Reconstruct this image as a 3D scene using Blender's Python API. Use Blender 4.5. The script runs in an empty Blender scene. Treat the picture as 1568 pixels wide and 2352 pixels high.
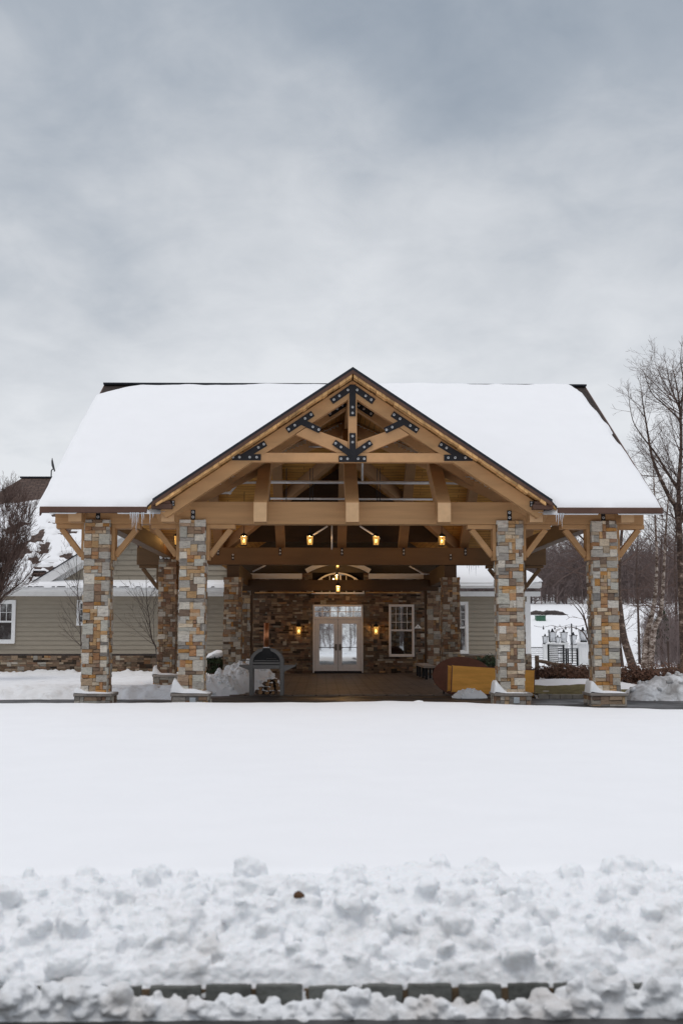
import bpy, math, random
import numpy as np
from mathutils import Vector, Matrix, noise as mnoise

R = math.radians
scene = bpy.context.scene
COL = scene.collection

# ------------------------------------------------------------------ camera
F_PX, CX, CY, CAM_H = 2700.0, 784.0, 1176.0, 1.55      # focal length in units of a 1568 x 2352 frame
PITCH, YAW = R(5.96), R(1.0)
cd = bpy.data.cameras.new("camera")
cam = bpy.data.objects.new("camera", cd)
COL.objects.link(cam)
cam.location = (0, 0, CAM_H)
cam.rotation_euler = (R(90) + PITCH, 0, -YAW)
cd.sensor_fit = 'VERTICAL'
cd.sensor_height = 36.0
cd.lens = 36.0 * F_PX / 2352
cd.clip_end = 2000
cd.dof.use_dof = True
cd.dof.focus_distance = 30
cd.dof.aperture_fstop = 2.4
scene.camera = cam

# ------------------------------------------------------------------ world, sun, exposure
SUN_EL, SUN_AZ = R(73), R(200)           # azimuth measured clockwise from +Y: behind the camera, a little to its left
world = bpy.data.worlds.new("World")
scene.world = world
world.use_nodes = True
wt = world.node_tree
wt.nodes.clear()
def wn(t, **k):
    n = wt.nodes.new(t)
    for a, b in k.items(): setattr(n, a, b)
    return n
def wl(a, b): wt.links.new(a, b)
wo = wn('ShaderNodeOutputWorld'); bg = wn('ShaderNodeBackground'); wl(bg.outputs[0], wo.inputs[0])
sky = wn('ShaderNodeTexSky', sky_type='NISHITA', sun_disc=False, sun_elevation=SUN_EL, sun_rotation=SUN_AZ)
tc = wn('ShaderNodeTexCoord')
sep = wn('ShaderNodeSeparateXYZ'); wl(tc.outputs['Generated'], sep.inputs[0])
def wmath(op, a, b=None, clamp=False):
    n = wn('ShaderNodeMath', operation=op, use_clamp=clamp)
    for i, v in enumerate((a, b)):
        if v is None: continue
        if isinstance(v, (int, float)): n.inputs[i].default_value = v
        else: wl(v, n.inputs[i])
    return n.outputs[0]
zc = wmath('MAXIMUM', sep.outputs[2], 0.0)
den = wmath('ADD', zc, 0.30)
cmb = wn('ShaderNodeCombineXYZ')
wl(wmath('DIVIDE', sep.outputs[0], den), cmb.inputs[0])
wl(wmath('DIVIDE', sep.outputs[1], den), cmb.inputs[1])
def wnoise(scale, detail, rough, off, sx=1.0, sy=1.0, rot=0.0, dist=0.0):
    m = wn('ShaderNodeMapping'); wl(cmb.outputs[0], m.inputs[0])
    m.inputs['Location'].default_value = off
    m.inputs['Scale'].default_value = (sx, sy, 1)
    m.inputs['Rotation'].default_value = (0, 0, rot)
    n = wn('ShaderNodeTexNoise'); wl(m.outputs[0], n.inputs['Vector'])
    n.inputs['Scale'].default_value = scale; n.inputs['Detail'].default_value = detail
    n.inputs['Roughness'].default_value = rough; n.inputs['Distortion'].default_value = dist
    return n.outputs[0]
n1 = wnoise(1.35, 5, 0.50, (3.1, 1.7, 0), 1.0, 0.8, R(20), 0.35)
n2 = wnoise(3.6, 5, 0.55, (7.3, 4.2, 0), 1.0, 0.9, R(-15), 0.3)
n3 = wnoise(8.5, 6, 0.6, (1.3, 8.2, 0), 1.0, 1.0, R(10), 0.4)
nmix = wmath('ADD', wmath('MULTIPLY', wmath('SUBTRACT', n1, 0.5), 0.95), wmath('MULTIPLY', wmath('SUBTRACT', n2, 0.5), 0.75))
nmix = wmath('ADD', nmix, wmath('MULTIPLY', wmath('SUBTRACT', n3, 0.5), 0.38))
lvl = wmath('SUBTRACT', 1.34, wmath('MULTIPLY', zc, 2.3))          # the cloud deck is brightest towards the horizon
fac = wmath('ADD', lvl, wmath('MULTIPLY', nmix, 0.95), clamp=True)
ramp = wn('ShaderNodeValToRGB'); wl(fac, ramp.inputs[0])
el = ramp.color_ramp.elements
el[0].position = 0.0; el[0].color = (0.30, 0.352, 0.42, 1)
el[1].position = 1.0; el[1].color = (0.80, 0.82, 0.85, 1)
for p, c in ((0.3, (0.415, 0.462, 0.522, 1)), (0.62, (0.615, 0.645, 0.685, 1))):
    e = el.new(p); e.color = c
up10 = wn('ShaderNodeMixRGB', blend_type='MULTIPLY'); up10.inputs[0].default_value = 1
wl(ramp.outputs[0], up10.inputs[1]); up10.inputs[2].default_value = (10, 10, 10, 1)
mixs = wn('ShaderNodeMixRGB'); mixs.inputs[0].default_value = 0.94
# overhead sky, out of view, brightened and warmed to light snow and walls
def wmap(src, a, b, lo, hi):
    n = wn('ShaderNodeMapRange', interpolation_type='SMOOTHSTEP'); wl(src, n.inputs[0])
    for i, v in enumerate((a, b, lo, hi)): n.inputs[i + 1].default_value = v
    return n.outputs[0]
boost = wmap(sep.outputs[2], .50, .90, 1.0, 2.85)
upb = wn('ShaderNodeMixRGB', blend_type='MULTIPLY'); upb.inputs[0].default_value = 1
bcol = wn('ShaderNodeCombineXYZ')
for i, k in enumerate((.24, .0, -.13)): wl(wmath('ADD', boost, wmath('MULTIPLY', wmath('SUBTRACT', boost, 1.0), k)), bcol.inputs[i])
wl(up10.outputs[0], upb.inputs[1]); wl(bcol.outputs[0], upb.inputs[2])
wl(sky.outputs[0], mixs.inputs[1]); wl(upb.outputs[0], mixs.inputs[2])
wl(mixs.outputs[0], bg.inputs[0]); bg.inputs[1].default_value = 0.1

sl = bpy.data.lights.new("sun", 'SUN')
sl.energy = 0.9; sl.angle = R(25); sl.color = (1.0, 0.94, 0.86)
so = bpy.data.objects.new("sun", sl); COL.objects.link(so)
sd = Vector((math.sin(SUN_AZ) * math.cos(SUN_EL), math.cos(SUN_AZ) * math.cos(SUN_EL), math.sin(SUN_EL)))
so.rotation_euler = (-sd).to_track_quat('-Z', 'Y').to_euler()
so.location = (-8, -12, 30)
vs = scene.view_settings
vs.view_transform = 'Standard'; vs.look = 'None'; vs.exposure = 0.0; vs.gamma = 1.0; vs.use_curve_mapping = False
scene.cycles.diffuse_bounces = 6
scene.cycles.max_bounces = 10
scene.cycles.transparent_max_bounces = 12

# ------------------------------------------------------------------ layout helper: a sight line cut at a known depth
_cp, _sp, _cy, _sy = math.cos(PITCH), math.sin(PITCH), math.cos(YAW), math.sin(YAW)
_fw = Vector((_sy * _cp, _cy * _cp, _sp)); _rt = Vector((_cy, -_sy, 0)); _up = _rt.cross(_fw)
def pt(px, py, Y):
    d = _fw * F_PX + _rt * (px - CX) + _up * (CY - py)
    return Vector((0, 0, CAM_H)) + d * (Y / d.y)

# ------------------------------------------------------------------ materials
MATS = {}
def new_mat(name):
    m = bpy.data.materials.new(name); m.use_nodes = True
    nt = m.node_tree; nt.nodes.clear()
    out = nt.nodes.new('ShaderNodeOutputMaterial'); b = nt.nodes.new('ShaderNodeBsdfPrincipled')
    nt.links.new(b.outputs[0], out.inputs[0])
    MATS[name] = m
    return m, nt, b, out
def N(nt, t, **k):
    n = nt.nodes.new(t)
    for a, v in k.items(): setattr(n, a, v)
    return n
def noise_node(nt, scale, detail=4, rough=.55, stretch=(1, 1, 1), rot=(0, 0, 0), coord='Object', dist=0):
    t = N(nt, 'ShaderNodeTexCoord'); m = N(nt, 'ShaderNodeMapping')
    m.inputs['Scale'].default_value = stretch; m.inputs['Rotation'].default_value = rot
    nt.links.new(t.outputs[coord], m.inputs[0])
    n = N(nt, 'ShaderNodeTexNoise'); nt.links.new(m.outputs[0], n.inputs['Vector'])
    n.inputs['Scale'].default_value = scale; n.inputs['Detail'].default_value = detail
    n.inputs['Roughness'].default_value = rough; n.inputs['Distortion'].default_value = dist
    return n.outputs[0]
def ramp_node(nt, src, stops):
    r = N(nt, 'ShaderNodeValToRGB'); nt.links.new(src, r.inputs[0])
    e = r.color_ramp.elements
    e[0].position, e[0].color = stops[0][0], (*stops[0][1], 1)
    e[1].position, e[1].color = stops[-1][0], (*stops[-1][1], 1)
    for p, c in stops[1:-1]:
        x = e.new(p); x.color = (*c, 1)
    return r.outputs[0]
def bump(nt, b, h, strength, dist=.01):
    n = N(nt, 'ShaderNodeBump'); n.inputs['Strength'].default_value = strength; n.inputs['Distance'].default_value = dist
    nt.links.new(h, n.inputs['Height']); nt.links.new(n.outputs[0], b.inputs['Normal'])
def mat(name, c, var=.2, scale=4, rough=.6, stretch=(1, 1, 1), bumps=None, metallic=0, spec=.3, c2=None, detail=5):  # mottled paint, wood or metal
    m, nt, b, o = new_mat(name)
    s = noise_node(nt, scale, detail, .6, stretch)
    lo = tuple(x * (1 - var) for x in c); hi = tuple(min(1, x * (1 + var)) for x in (c2 or c))
    nt.links.new(ramp_node(nt, s, [(.3, lo), (.7, hi)]), b.inputs['Base Color'])
    b.inputs['Roughness'].default_value = rough; b.inputs['Metallic'].default_value = metallic
    b.inputs['Specular IOR Level'].default_value = spec
    if bumps: bump(nt, b, noise_node(nt, bumps[0], 5, .6, stretch), bumps[1], bumps[2])
    return m
def mul(nt, a, bb, f=1):
    n = N(nt, 'ShaderNodeMixRGB', blend_type='MULTIPLY'); n.inputs[0].default_value = f
    nt.links.new(a, n.inputs[1])
    if isinstance(bb, tuple): n.inputs[2].default_value = (*bb, 1)
    else: nt.links.new(bb, n.inputs[2])
    return n.outputs[0]

def snow_mat(name, c, dirt_or_patch=None, fine=.25, sss=0.0, edge=None):
    m, nt, b, o = new_mat(name)
    s = noise_node(nt, 1.3, 6, .6)
    col = ramp_node(nt, s, [(.3, tuple(x * .975 for x in c)), (.7, c)])
    if dirt_or_patch:
        d = noise_node(nt, dirt_or_patch[1], 7, .65, dist=.6)
        n = N(nt, 'ShaderNodeMixRGB'); dm = ramp_node(nt, d, [(dirt_or_patch[2], (0, 0, 0)), (dirt_or_patch[3], (1, 1, 1))])
        if edge:                                        # patches fade out away from the kerb
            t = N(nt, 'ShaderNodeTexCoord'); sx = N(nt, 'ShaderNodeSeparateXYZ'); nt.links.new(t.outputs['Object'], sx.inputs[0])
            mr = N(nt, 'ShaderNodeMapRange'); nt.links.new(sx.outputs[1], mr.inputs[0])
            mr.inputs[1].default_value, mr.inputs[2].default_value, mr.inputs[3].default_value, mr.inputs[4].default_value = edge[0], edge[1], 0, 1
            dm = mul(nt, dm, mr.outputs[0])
        nt.links.new(dm, n.inputs[0])
        nt.links.new(col, n.inputs[1]); n.inputs[2].default_value = (*dirt_or_patch[0], 1); col = n.outputs[0]
    nt.links.new(col, b.inputs['Base Color'])
    b.inputs['Roughness'].default_value = .65; b.inputs['Specular IOR Level'].default_value = .2
    if sss:
        b.inputs['Subsurface Weight'].default_value = sss
        b.inputs['Subsurface Radius'].default_value = (.6, .9, 1.0); b.inputs['Subsurface Scale'].default_value = .03
    bump(nt, b, noise_node(nt, 22, 6, .65), fine, .02)
    return m
snow_mat('snow', (.865, .875, .885))
snow_mat('bank_snow', (.845, .86, .872), dirt_or_patch=((.58, .565, .545), 2.6, .50, .80), fine=.55, sss=.15, edge=(.1, -.75))
snow_mat('crumb_snow', (.76, .775, .785), dirt_or_patch=((.54, .51, .48), 3.0, .48, .75), fine=.6)
snow_mat('grey_snow', (.80, .82, .84), dirt_or_patch=((.30, .295, .29), 2.4, .38, .62), fine=.6)
snow_mat('bed_snow', (.83, .845, .86), dirt_or_patch=((.50, .49, .48), 2.2, .55, .80), fine=.4)

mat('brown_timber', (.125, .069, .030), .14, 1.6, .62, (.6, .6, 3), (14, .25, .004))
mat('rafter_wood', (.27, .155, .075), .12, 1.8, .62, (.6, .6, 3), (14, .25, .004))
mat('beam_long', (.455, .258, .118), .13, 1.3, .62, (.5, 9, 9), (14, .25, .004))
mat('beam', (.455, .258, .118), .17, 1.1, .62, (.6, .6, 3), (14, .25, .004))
mat('beam_end', (.58, .37, .20), .10, 5, .65, bumps=(20, .25, .004))
mat('truss', (.54, .305, .145), .14, 2.2, .6, (1, 1, 1), (18, .25, .004))
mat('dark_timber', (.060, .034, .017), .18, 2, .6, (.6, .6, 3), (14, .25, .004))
mat('steel_plate', (.022, .021, .024), .2, 8, .42, metallic=.4, bumps=(40, .15, .002))
mat('bolt', (.62, .62, .62), .1, 30, .4, metallic=.3)
mat('fascia', (.10, .052, .036), .2, 3, .6, bumps=(20, .2, .003))
mat('plank_edge', (.62, .36, .15), .5, 3.5, .7, (1, 1, 1), bumps=(24, .3, .004))
mat('shingle_edge', (.018, .021, .027), .2, 8, .8)
mat('white_trim', (.80, .80, .79), .04, 6, .45, bumps=(30, .08, .002))
mat('door_paint', (.72, .69, .68), .05, 6, .42)
mat('black_metal', (.014, .014, .016), .25, 10, .5, metallic=.3)
mat('galvanised', (.66, .66, .67), .12, 6, .4, metallic=.35)
mat('copper', (.50, .20, .09), .25, 6, .32, metallic=.9)
mat('steel', (.165, .158, .152), .12, 3, .42, (1, 1, 8), metallic=.55)
mat('oven_black', (.012, .012, .013), .2, 8, .5)
mat('bark_dark', (.075, .050, .040), .35, 14, .9, (1, 1, .3), (30, .5, .01))
mat('twig', (.125, .082, .068), .25, 4, .85)
mat('twig_grey', (.085, .066, .055), .25, 4, .85)
mat('stone_cap', (.30, .265, .235), .22, 6, .8, bumps=(25, .4, .006))
mat('mortar', (.16, .135, .11), .3, 10, .95, bumps=(30, .4, .006))
mat('plywood', (.72, .325, .05), .14, 3.2, .45, (.5, 3, 3), (18, .1, .002), c2=(.80, .39, .075))
mat('vinyl_brown', (.15, .068, .048), .15, 6, .5)
mat('log_end', (.30, .17, .085), .3, 20, .85)
mat('log_bark', (.10, .062, .04), .35, 12, .9, bumps=(25, .5, .01))
mat('white_paint', (.78, .78, .77), .04, 4, .5)
mat('rail_wood', (.095, .066, .047), .3, 5, .85, (3, 1, 3), (20, .4, .006))
mat('hedge_leaf', (.12, .062, .040), .4, 5, .8)
mat('box_leaf', (.020, .034, .013), .4, 9, .7)
mat('green_box', (.05, .135, .085), .12, 3, .5)
mat('rock', (.060, .048, .045), .35, 5, .9, bumps=(9, .6, .03))
mat('lawn', (.135, .108, .038), .35, 6, .95, bumps=(60, .6, .02), c2=(.16, .13, .05))
mat('kerb_concrete', (.26, .235, .20), .25, 5, .9, bumps=(30, .4, .004))
mat('leaf_dry', (.09, .045, .02), .3, 20, .8)
mat('grey_plastic', (.45, .48, .50), .05, 10, .5)
mat('room_dark', (.018, .014, .011), .3, 2, .9)
mat('forest_wood', (.20, .155, .145), .25, .25, .95)
mat('ice', (.75, .80, .86), .06, 9, .15, spec=.6)

# asphalt, wet near the snow
m, nt, b, o = new_mat('asphalt')
nt.links.new(ramp_node(nt, noise_node(nt, .9, 6, .65), [(.35, (.020, .019, .019)), (.7, (.050, .047, .046))]), b.inputs['Base Color'])
nt.links.new(ramp_node(nt, noise_node(nt, .7, 4, .6), [(.4, (.38,) * 3), (.65, (.75,) * 3)]), b.inputs['Roughness'])
bump(nt, b, noise_node(nt, 120, 3, .6), .35, .006)

# brick-pattern materials on object coordinates (pavers, planks, shingles)
def brick_mat(name, c1, c2, cm, bw, bh, mortar, rot=(0, 0, 0), rough=.7, off=.5, grain=(3, 40, 3), bmp=.4, amt=.35, msm=.1, spec=.3):
    m, nt, b, o = new_mat(name)
    t = N(nt, 'ShaderNodeTexCoord'); mp = N(nt, 'ShaderNodeMapping', vector_type='TEXTURE')
    mp.inputs['Rotation'].default_value = rot
    nt.links.new(t.outputs['Object'], mp.inputs[0])
    br = N(nt, 'ShaderNodeTexBrick'); nt.links.new(mp.outputs[0], br.inputs['Vector'])
    br.offset = off
    br.inputs['Color1'].default_value = (*c1, 1); br.inputs['Color2'].default_value = (*c2, 1); br.inputs['Mortar'].default_value = (*cm, 1)
    br.inputs['Scale'].default_value = 1; br.inputs['Mortar Size'].default_value = mortar
    br.inputs['Brick Width'].default_value = bw; br.inputs['Row Height'].default_value = bh
    br.inputs['Mortar Smooth'].default_value = msm
    mp2 = N(nt, 'ShaderNodeMapping'); mp2.inputs['Scale'].default_value = grain; nt.links.new(mp.outputs[0], mp2.inputs[0])
    ns = N(nt, 'ShaderNodeTexNoise'); nt.links.new(mp2.outputs[0], ns.inputs['Vector']); ns.inputs['Scale'].default_value = 1; ns.inputs['Detail'].default_value = 5
    v = ramp_node(nt, ns.outputs[0], [(.3, (1 - amt,) * 3), (.7, (1,) * 3)])
    big = ramp_node(nt, noise_node(nt, .8, 4, .6), [(.3, (1 - amt * .7,) * 3), (.7, (1,) * 3)])
    nt.links.new(mul(nt, mul(nt, br.outputs[0], v), big), b.inputs['Base Color'])
    b.inputs['Roughness'].default_value = rough; b.inputs['Specular IOR Level'].default_value = spec
    inv = N(nt, 'ShaderNodeMath', operation='SUBTRACT'); inv.inputs[0].default_value = 1; nt.links.new(br.outputs[1], inv.inputs[1])
    bump(nt, b, inv.outputs[0], bmp, .008)
    return m
SLOPE = math.atan(.594)
PLK = ((.74, .40, .105), (.62, .31, .075), (.12, .06, .018))
brick_mat('plank_back', *PLK, 2.4, .14, .006, rot=(-SLOPE, 0, 0), grain=(2.2, 26, 3), amt=.4)
brick_mat('plank_front', *PLK, 2.4, .14, .006, rot=(SLOPE, 0, 0), grain=(2.2, 26, 3), amt=.4)
GS = math.atan(.674)
brick_mat('plank_gable', *PLK, .14, 2.4, .006, rot=(0, GS, 0), off=0, grain=(26, 2.2, 3), amt=.4)
SHG = ((.060, .043, .034), (.042, .031, .026), (.022, .017, .014))
brick_mat('shingle_front', *SHG, .30, .14, .008, rot=(SLOPE, 0, 0), rough=.9, grain=(6, 6, 6), amt=.3)
MSL = math.atan(.65)
brick_mat('shingle_main', (.155, .105, .085), (.105, .072, .060), (.05, .036, .03), .34, .17, .018, rot=(MSL, 0, 0), rough=.9, grain=(6, 6, 6), amt=.35)
brick_mat('paver', (.25, .20, .17), (.17, .132, .112), (.09, .07, .06), .60, .40, .03, rough=.55, grain=(4, 4, 4), amt=.45, spec=.4)

# stone: one colour per stone kept on the mesh, mottled by noise
m, nt, b, o = new_mat('stone')
at = N(nt, 'ShaderNodeAttribute'); at.attribute_name = 'stone'
v1 = ramp_node(nt, noise_node(nt, 8, 7, .7, (1, 1, 3.4), dist=.5), [(.28, (.50, .46, .42)), (.5, (.98, .97, .95)), (.78, (1.2, 1.14, 1.05))])
v2 = ramp_node(nt, noise_node(nt, 38, 4, .6), [(.3, (.8, .8, .8)), (.7, (1.06, 1.06, 1.06))])
nt.links.new(mul(nt, mul(nt, at.outputs[0], v1), v2), b.inputs['Base Color'])
b.inputs['Roughness'].default_value = .85; b.inputs['Specular IOR Level'].default_value = .25
bump(nt, b, noise_node(nt, 16, 7, .65, (1, 1, 2)), .7, .012)

# lap siding, painted taupe
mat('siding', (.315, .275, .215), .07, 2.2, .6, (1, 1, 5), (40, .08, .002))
mat('shade_siding', (.085, .072, .055), .08, 2.2, .6, (1, 1, 5))  # same siding under the canopy, its shade put into the colour
mat('siding_gable', (.315, .275, .215), .07, 2.2, .6, (1, 1, 5), (40, .08, .002))

# glass: dark room behind, reflecting the snow and sky
def glass(name, refl, tint, rough=.02):
    m, nt, b, o = new_mat(name)
    nt.nodes.remove(b)
    g = N(nt, 'ShaderNodeBsdfGlossy'); g.inputs['Roughness'].default_value = rough; g.inputs['Color'].default_value = (.93, .96, .97, 1)
    d = N(nt, 'ShaderNodeBsdfDiffuse'); d.inputs['Color'].default_value = (*tint, 1)
    x = N(nt, 'ShaderNodeMixShader'); x.inputs[0].default_value = refl
    nt.links.new(d.outputs[0], x.inputs[1]); nt.links.new(g.outputs[0], x.inputs[2]); nt.links.new(x.outputs[0], o.inputs[0])
    w = noise_node(nt, .9, 2, .5)
    bp = N(nt, 'ShaderNodeBump'); bp.inputs['Strength'].default_value = .06; bp.inputs['Distance'].default_value = .02
    nt.links.new(w, bp.inputs['Height']); nt.links.new(bp.outputs[0], g.inputs['Normal'])
glass('door_glass', .82, (.02, .02, .02))
glass('window_glass', .30, (.014, .013, .012))
glass('lit_pane_dark', .45, (.05, .05, .05))

# lantern glass and lamp
m, nt, b, o = new_mat('lamp_glass')
nt.nodes.remove(b)
tr = N(nt, 'ShaderNodeBsdfTransparent'); tr.inputs[0].default_value = (1, .86, .62, 1)
em = N(nt, 'ShaderNodeEmission'); em.inputs[0].default_value = (1, .52, .13, 1); em.inputs[1].default_value = .80
x = N(nt, 'ShaderNodeMixShader'); x.inputs[0].default_value = .6
nt.links.new(tr.outputs[0], x.inputs[1]); nt.links.new(em.outputs[0], x.inputs[2]); nt.links.new(x.outputs[0], o.inputs[0])
m, nt, b, o = new_mat('lamp_bulb')
b.inputs['Base Color'].default_value = (1, .8, .5, 1)
b.inputs['Emission Color'].default_value = (1, .62, .22, 1); b.inputs['Emission Strength'].default_value = 10
MATS['ice'].node_tree.nodes['Principled BSDF'].inputs['Alpha'].default_value = .6
m, nt, b, o = new_mat('clear_glass')
b.inputs['Base Color'].default_value = (.80, .82, .84, 1); b.inputs['Roughness'].default_value = .1; b.inputs['Alpha'].default_value = .55

for nm_, st_ in (('birch_bark', (.46, .58, .72)), ('birch_pale', (.36, .46, .58))):
  m, nt, b, o = new_mat(nm_)
  s = noise_node(nt, 4, 6, .7, (1, 1, 1.8), dist=.4)
  s2 = noise_node(nt, 14, 4, .6, (1, 1, 2.4))
  nt.links.new(mul(nt, ramp_node(nt, s, [(st_[0], (.075, .048, .036)), (st_[1], (.19, .125, .09)), (st_[2], (.62, .54, .47))]),
             ramp_node(nt, s2, [(.38, (.35, .31, .29)), (.58, (1, 1, 1))])), b.inputs['Base Color'])
  b.inputs['Roughness'].default_value = .85
  bump(nt, b, s2, .6, .02)

# ------------------------------------------------------------------ mesh builder
def root_of(o):
    while o.parent: o = o.parent
    return o
class MB:
    def __init__(s): s.v = []; s.f = []; s.mi = []; s.col = []; s.cur = 0; s.c = None
    def add(s, vs, fs, c=None):
        n = len(s.v); s.v.extend(tuple(p) for p in vs)
        for f in fs:
            s.f.append([n + i for i in f]); s.mi.append(s.cur); s.col.append(c or s.c)
    def box(s, x0, x1, y0, y1, z0, z1, c=None):
        s.add([(x0, y0, z0), (x1, y0, z0), (x1, y1, z0), (x0, y1, z0), (x0, y0, z1), (x1, y0, z1), (x1, y1, z1), (x0, y1, z1)],
              [(0, 3, 2, 1), (4, 5, 6, 7), (0, 1, 5, 4), (1, 2, 6, 5), (2, 3, 7, 6), (3, 0, 4, 7)], c)
        return s
    def prism(s, poly, y0, y1, c=None):                 # poly in (x, z), extruded along y
        n = len(poly)
        a = sum(poly[i][0] * poly[(i + 1) % n][1] - poly[(i + 1) % n][0] * poly[i][1] for i in range(n))
        if a < 0: poly = poly[::-1]
        s.add([(x, y0, z) for x, z in poly] + [(x, y1, z) for x, z in poly],
              [tuple(range(n)), tuple(range(2 * n - 1, n - 1, -1))] + [(i + n, (i + 1) % n + n, (i + 1) % n, i)[::1] for i in range(n)], c)
        return s
    def prismx(s, poly, x0, x1, c=None):                # poly in (y, z), extruded along x
        n = len(poly)
        a = sum(poly[i][0] * poly[(i + 1) % n][1] - poly[(i + 1) % n][0] * poly[i][1] for i in range(n))
        if a < 0: poly = poly[::-1]
        s.add([(x0, y, z) for y, z in poly] + [(x1, y, z) for y, z in poly],
              [tuple(range(n - 1, -1, -1)), tuple(range(n, 2 * n))] + [(i, (i + 1) % n, (i + 1) % n + n, i + n) for i in range(n)], c)
        return s
    def slab(s, poly, zf, t0, t1):                      # poly in (x, y); top follows zf
        n = len(poly)
        a = sum(poly[i][0] * poly[(i + 1) % n][1] - poly[(i + 1) % n][0] * poly[i][1] for i in range(n))
        if a < 0: poly = poly[::-1]
        s.add([(x, y, zf(x, y) + t0) for x, y in poly] + [(x, y, zf(x, y) + t1) for x, y in poly],
              [tuple(range(n - 1, -1, -1)), tuple(range(n, 2 * n))] + [(i, (i + 1) % n, (i + 1) % n + n, i + n) for i in range(n)])
        return s
    def beam(s, p0, p1, w, h, up=(0, 0, 1)):            # square timber: w across, h along 'up'
        p0, p1 = Vector(p0), Vector(p1); d = (p1 - p0).normalized()
        sd_ = d.cross(Vector(up)).normalized(); u = sd_.cross(d)
        vs_ = []
        for p in (p0, p1):
            for a, b_ in ((-1, -1), (1, -1), (1, 1), (-1, 1)):
                vs_.append(p + sd_ * (a * w / 2) + u * (b_ * h / 2))
        s.add(vs_, [(3, 2, 1, 0), (4, 5, 6, 7), (0, 1, 5, 4), (1, 2, 6, 5), (2, 3, 7, 6), (3, 0, 4, 7)])
        return s
    def tube(s, pts, rads, n=8, cap=True):
        pts = [Vector(p) for p in pts]
        if not isinstance(rads, (list, tuple)): rads = [rads] * len(pts)
        rings = []; base = len(s.v); prev = None
        for i, p in enumerate(pts):
            d = (pts[min(i + 1, len(pts) - 1)] - pts[max(i - 1, 0)])
            if d.length < 1e-9: d = Vector((0, 0, 1))
            d.normalize()
            if prev is None:
                a = d.cross(Vector((0, 0, 1)) if abs(d.z) < .9 else Vector((1, 0, 0))).normalized()
            else:
                a = (prev - d * prev.dot(d))
                a = a.normalized() if a.length > 1e-6 else d.orthogonal().normalized()
            prev = a; b_ = d.cross(a)
            for k in range(n):
                t = 2 * math.pi * k / n
                s.v.append(tuple(p + (a * math.cos(t) + b_ * math.sin(t)) * rads[i]))
        for i in range(len(pts) - 1):
            for k in range(n):
                s.f.append([base + i * n + k, base + i * n + (k + 1) % n, base + (i + 1) * n + (k + 1) % n, base + (i + 1) * n + k]); s.mi.append(s.cur); s.col.append(s.c)
        if cap:
            s.f.append([base + k for k in range(n - 1, -1, -1)]); s.mi.append(s.cur); s.col.append(s.c)
            e = base + (len(pts) - 1) * n
            s.f.append([e + k for k in range(n)]); s.mi.append(s.cur); s.col.append(s.c)
        return s
    def ball(s, c, r, seg=8, rings=5, squash=(1, 1, 1), jit=0, rng=None):
        c = Vector(c); vs_ = []
        for i in range(rings + 1):
            ph = math.pi * i / rings
            for k in range(seg):
                t = 2 * math.pi * k / seg
                rr = r * (1 + (rng.uniform(-jit, jit) if jit else 0))
                vs_.append((c.x + rr * squash[0] * math.sin(ph) * math.cos(t), c.y + rr * squash[1] * math.sin(ph) * math.sin(t), c.z + rr * squash[2] * math.cos(ph)))
        fs = []
        for i in range(rings):
            for k in range(seg):
                fs.append((i * seg + k, (i + 1) * seg + k, (i + 1) * seg + (k + 1) % seg, i * seg + (k + 1) % seg))
        s.add(vs_, fs)
        return s
    def build(s, name, mats, parent=None, smooth=False, bevel=0, world=True, **props):
        if not isinstance(mats, (list, tuple)): mats = [mats]
        me = bpy.data.meshes.new(name)
        ob = bpy.data.objects.new(name, me); COL.objects.link(ob)
        V = np.array(s.v, dtype=np.float64)
        if parent is not None:
            ob.parent = parent
            if world: V = V - np.array(root_of(parent).location)
        elif world:
            lo, hi = V.min(0), V.max(0)
            loc = np.array([(lo[0] + hi[0]) / 2, (lo[1] + hi[1]) / 2, lo[2]])
            V = V - loc; ob.location = loc
        me.from_pydata(V.tolist(), [], s.f)
        for m_ in mats: me.materials.append(MATS[m_])
        me.polygons.foreach_set('material_index', s.mi)
        if smooth: me.polygons.foreach_set('use_smooth', [True] * len(s.f))
        if any(c is not None for c in s.col):
            ca = me.color_attributes.new('stone', 'FLOAT_COLOR', 'CORNER')
            buf = []
            for f, c in zip(s.f, s.col):
                buf.extend([*(c or (.2, .2, .2)), 1.0] * len(f))
            ca.data.foreach_set('color', buf)
        me.validate(); me.update()
        if bevel:
            bv = ob.modifiers.new('bevel', 'BEVEL'); bv.width = bevel; bv.segments = 2; bv.limit_method = 'ANGLE'; bv.angle_limit = R(40)
        for k, v in props.items(): ob[k] = v
        return ob
def thing(name, label, cat, loc=(0, 0, 0), group=None):
    o = bpy.data.objects.new(name, None); COL.objects.link(o); o.location = loc
    o.empty_display_size = .2
    o['label'] = label; o['category'] = cat
    if group: o['group'] = group
    return o
def tag(o, label, cat, group=None, kind=None):
    o['label'] = label; o['category'] = cat
    if group: o['group'] = group
    if kind: o['kind'] = kind
    return o
def dup(src, loc, label=None, group=None, scale=None, rotz=None):
    r = src.copy(); COL.objects.link(r); r.location = loc
    if label: r['label'] = label
    if group: r['group'] = group
    if scale: r.scale = scale
    if rotz is not None: r.rotation_euler = (0, 0, rotz)
    for ch in list(src.children):
        c = ch.copy(); COL.objects.link(c); c.parent = r
        for g in list(ch.children):
            d = g.copy(); COL.objects.link(d); d.parent = c
    return r
def fbm(x, y, z=0.0, o=4): return mnoise.fractal(Vector((x, y, z)), 1.0, 2.0, o)
def sm(a, b_, x):
    t = min(1, max(0, (x - a) / (b_ - a))); return t * t * (3 - 2 * t)
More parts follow.
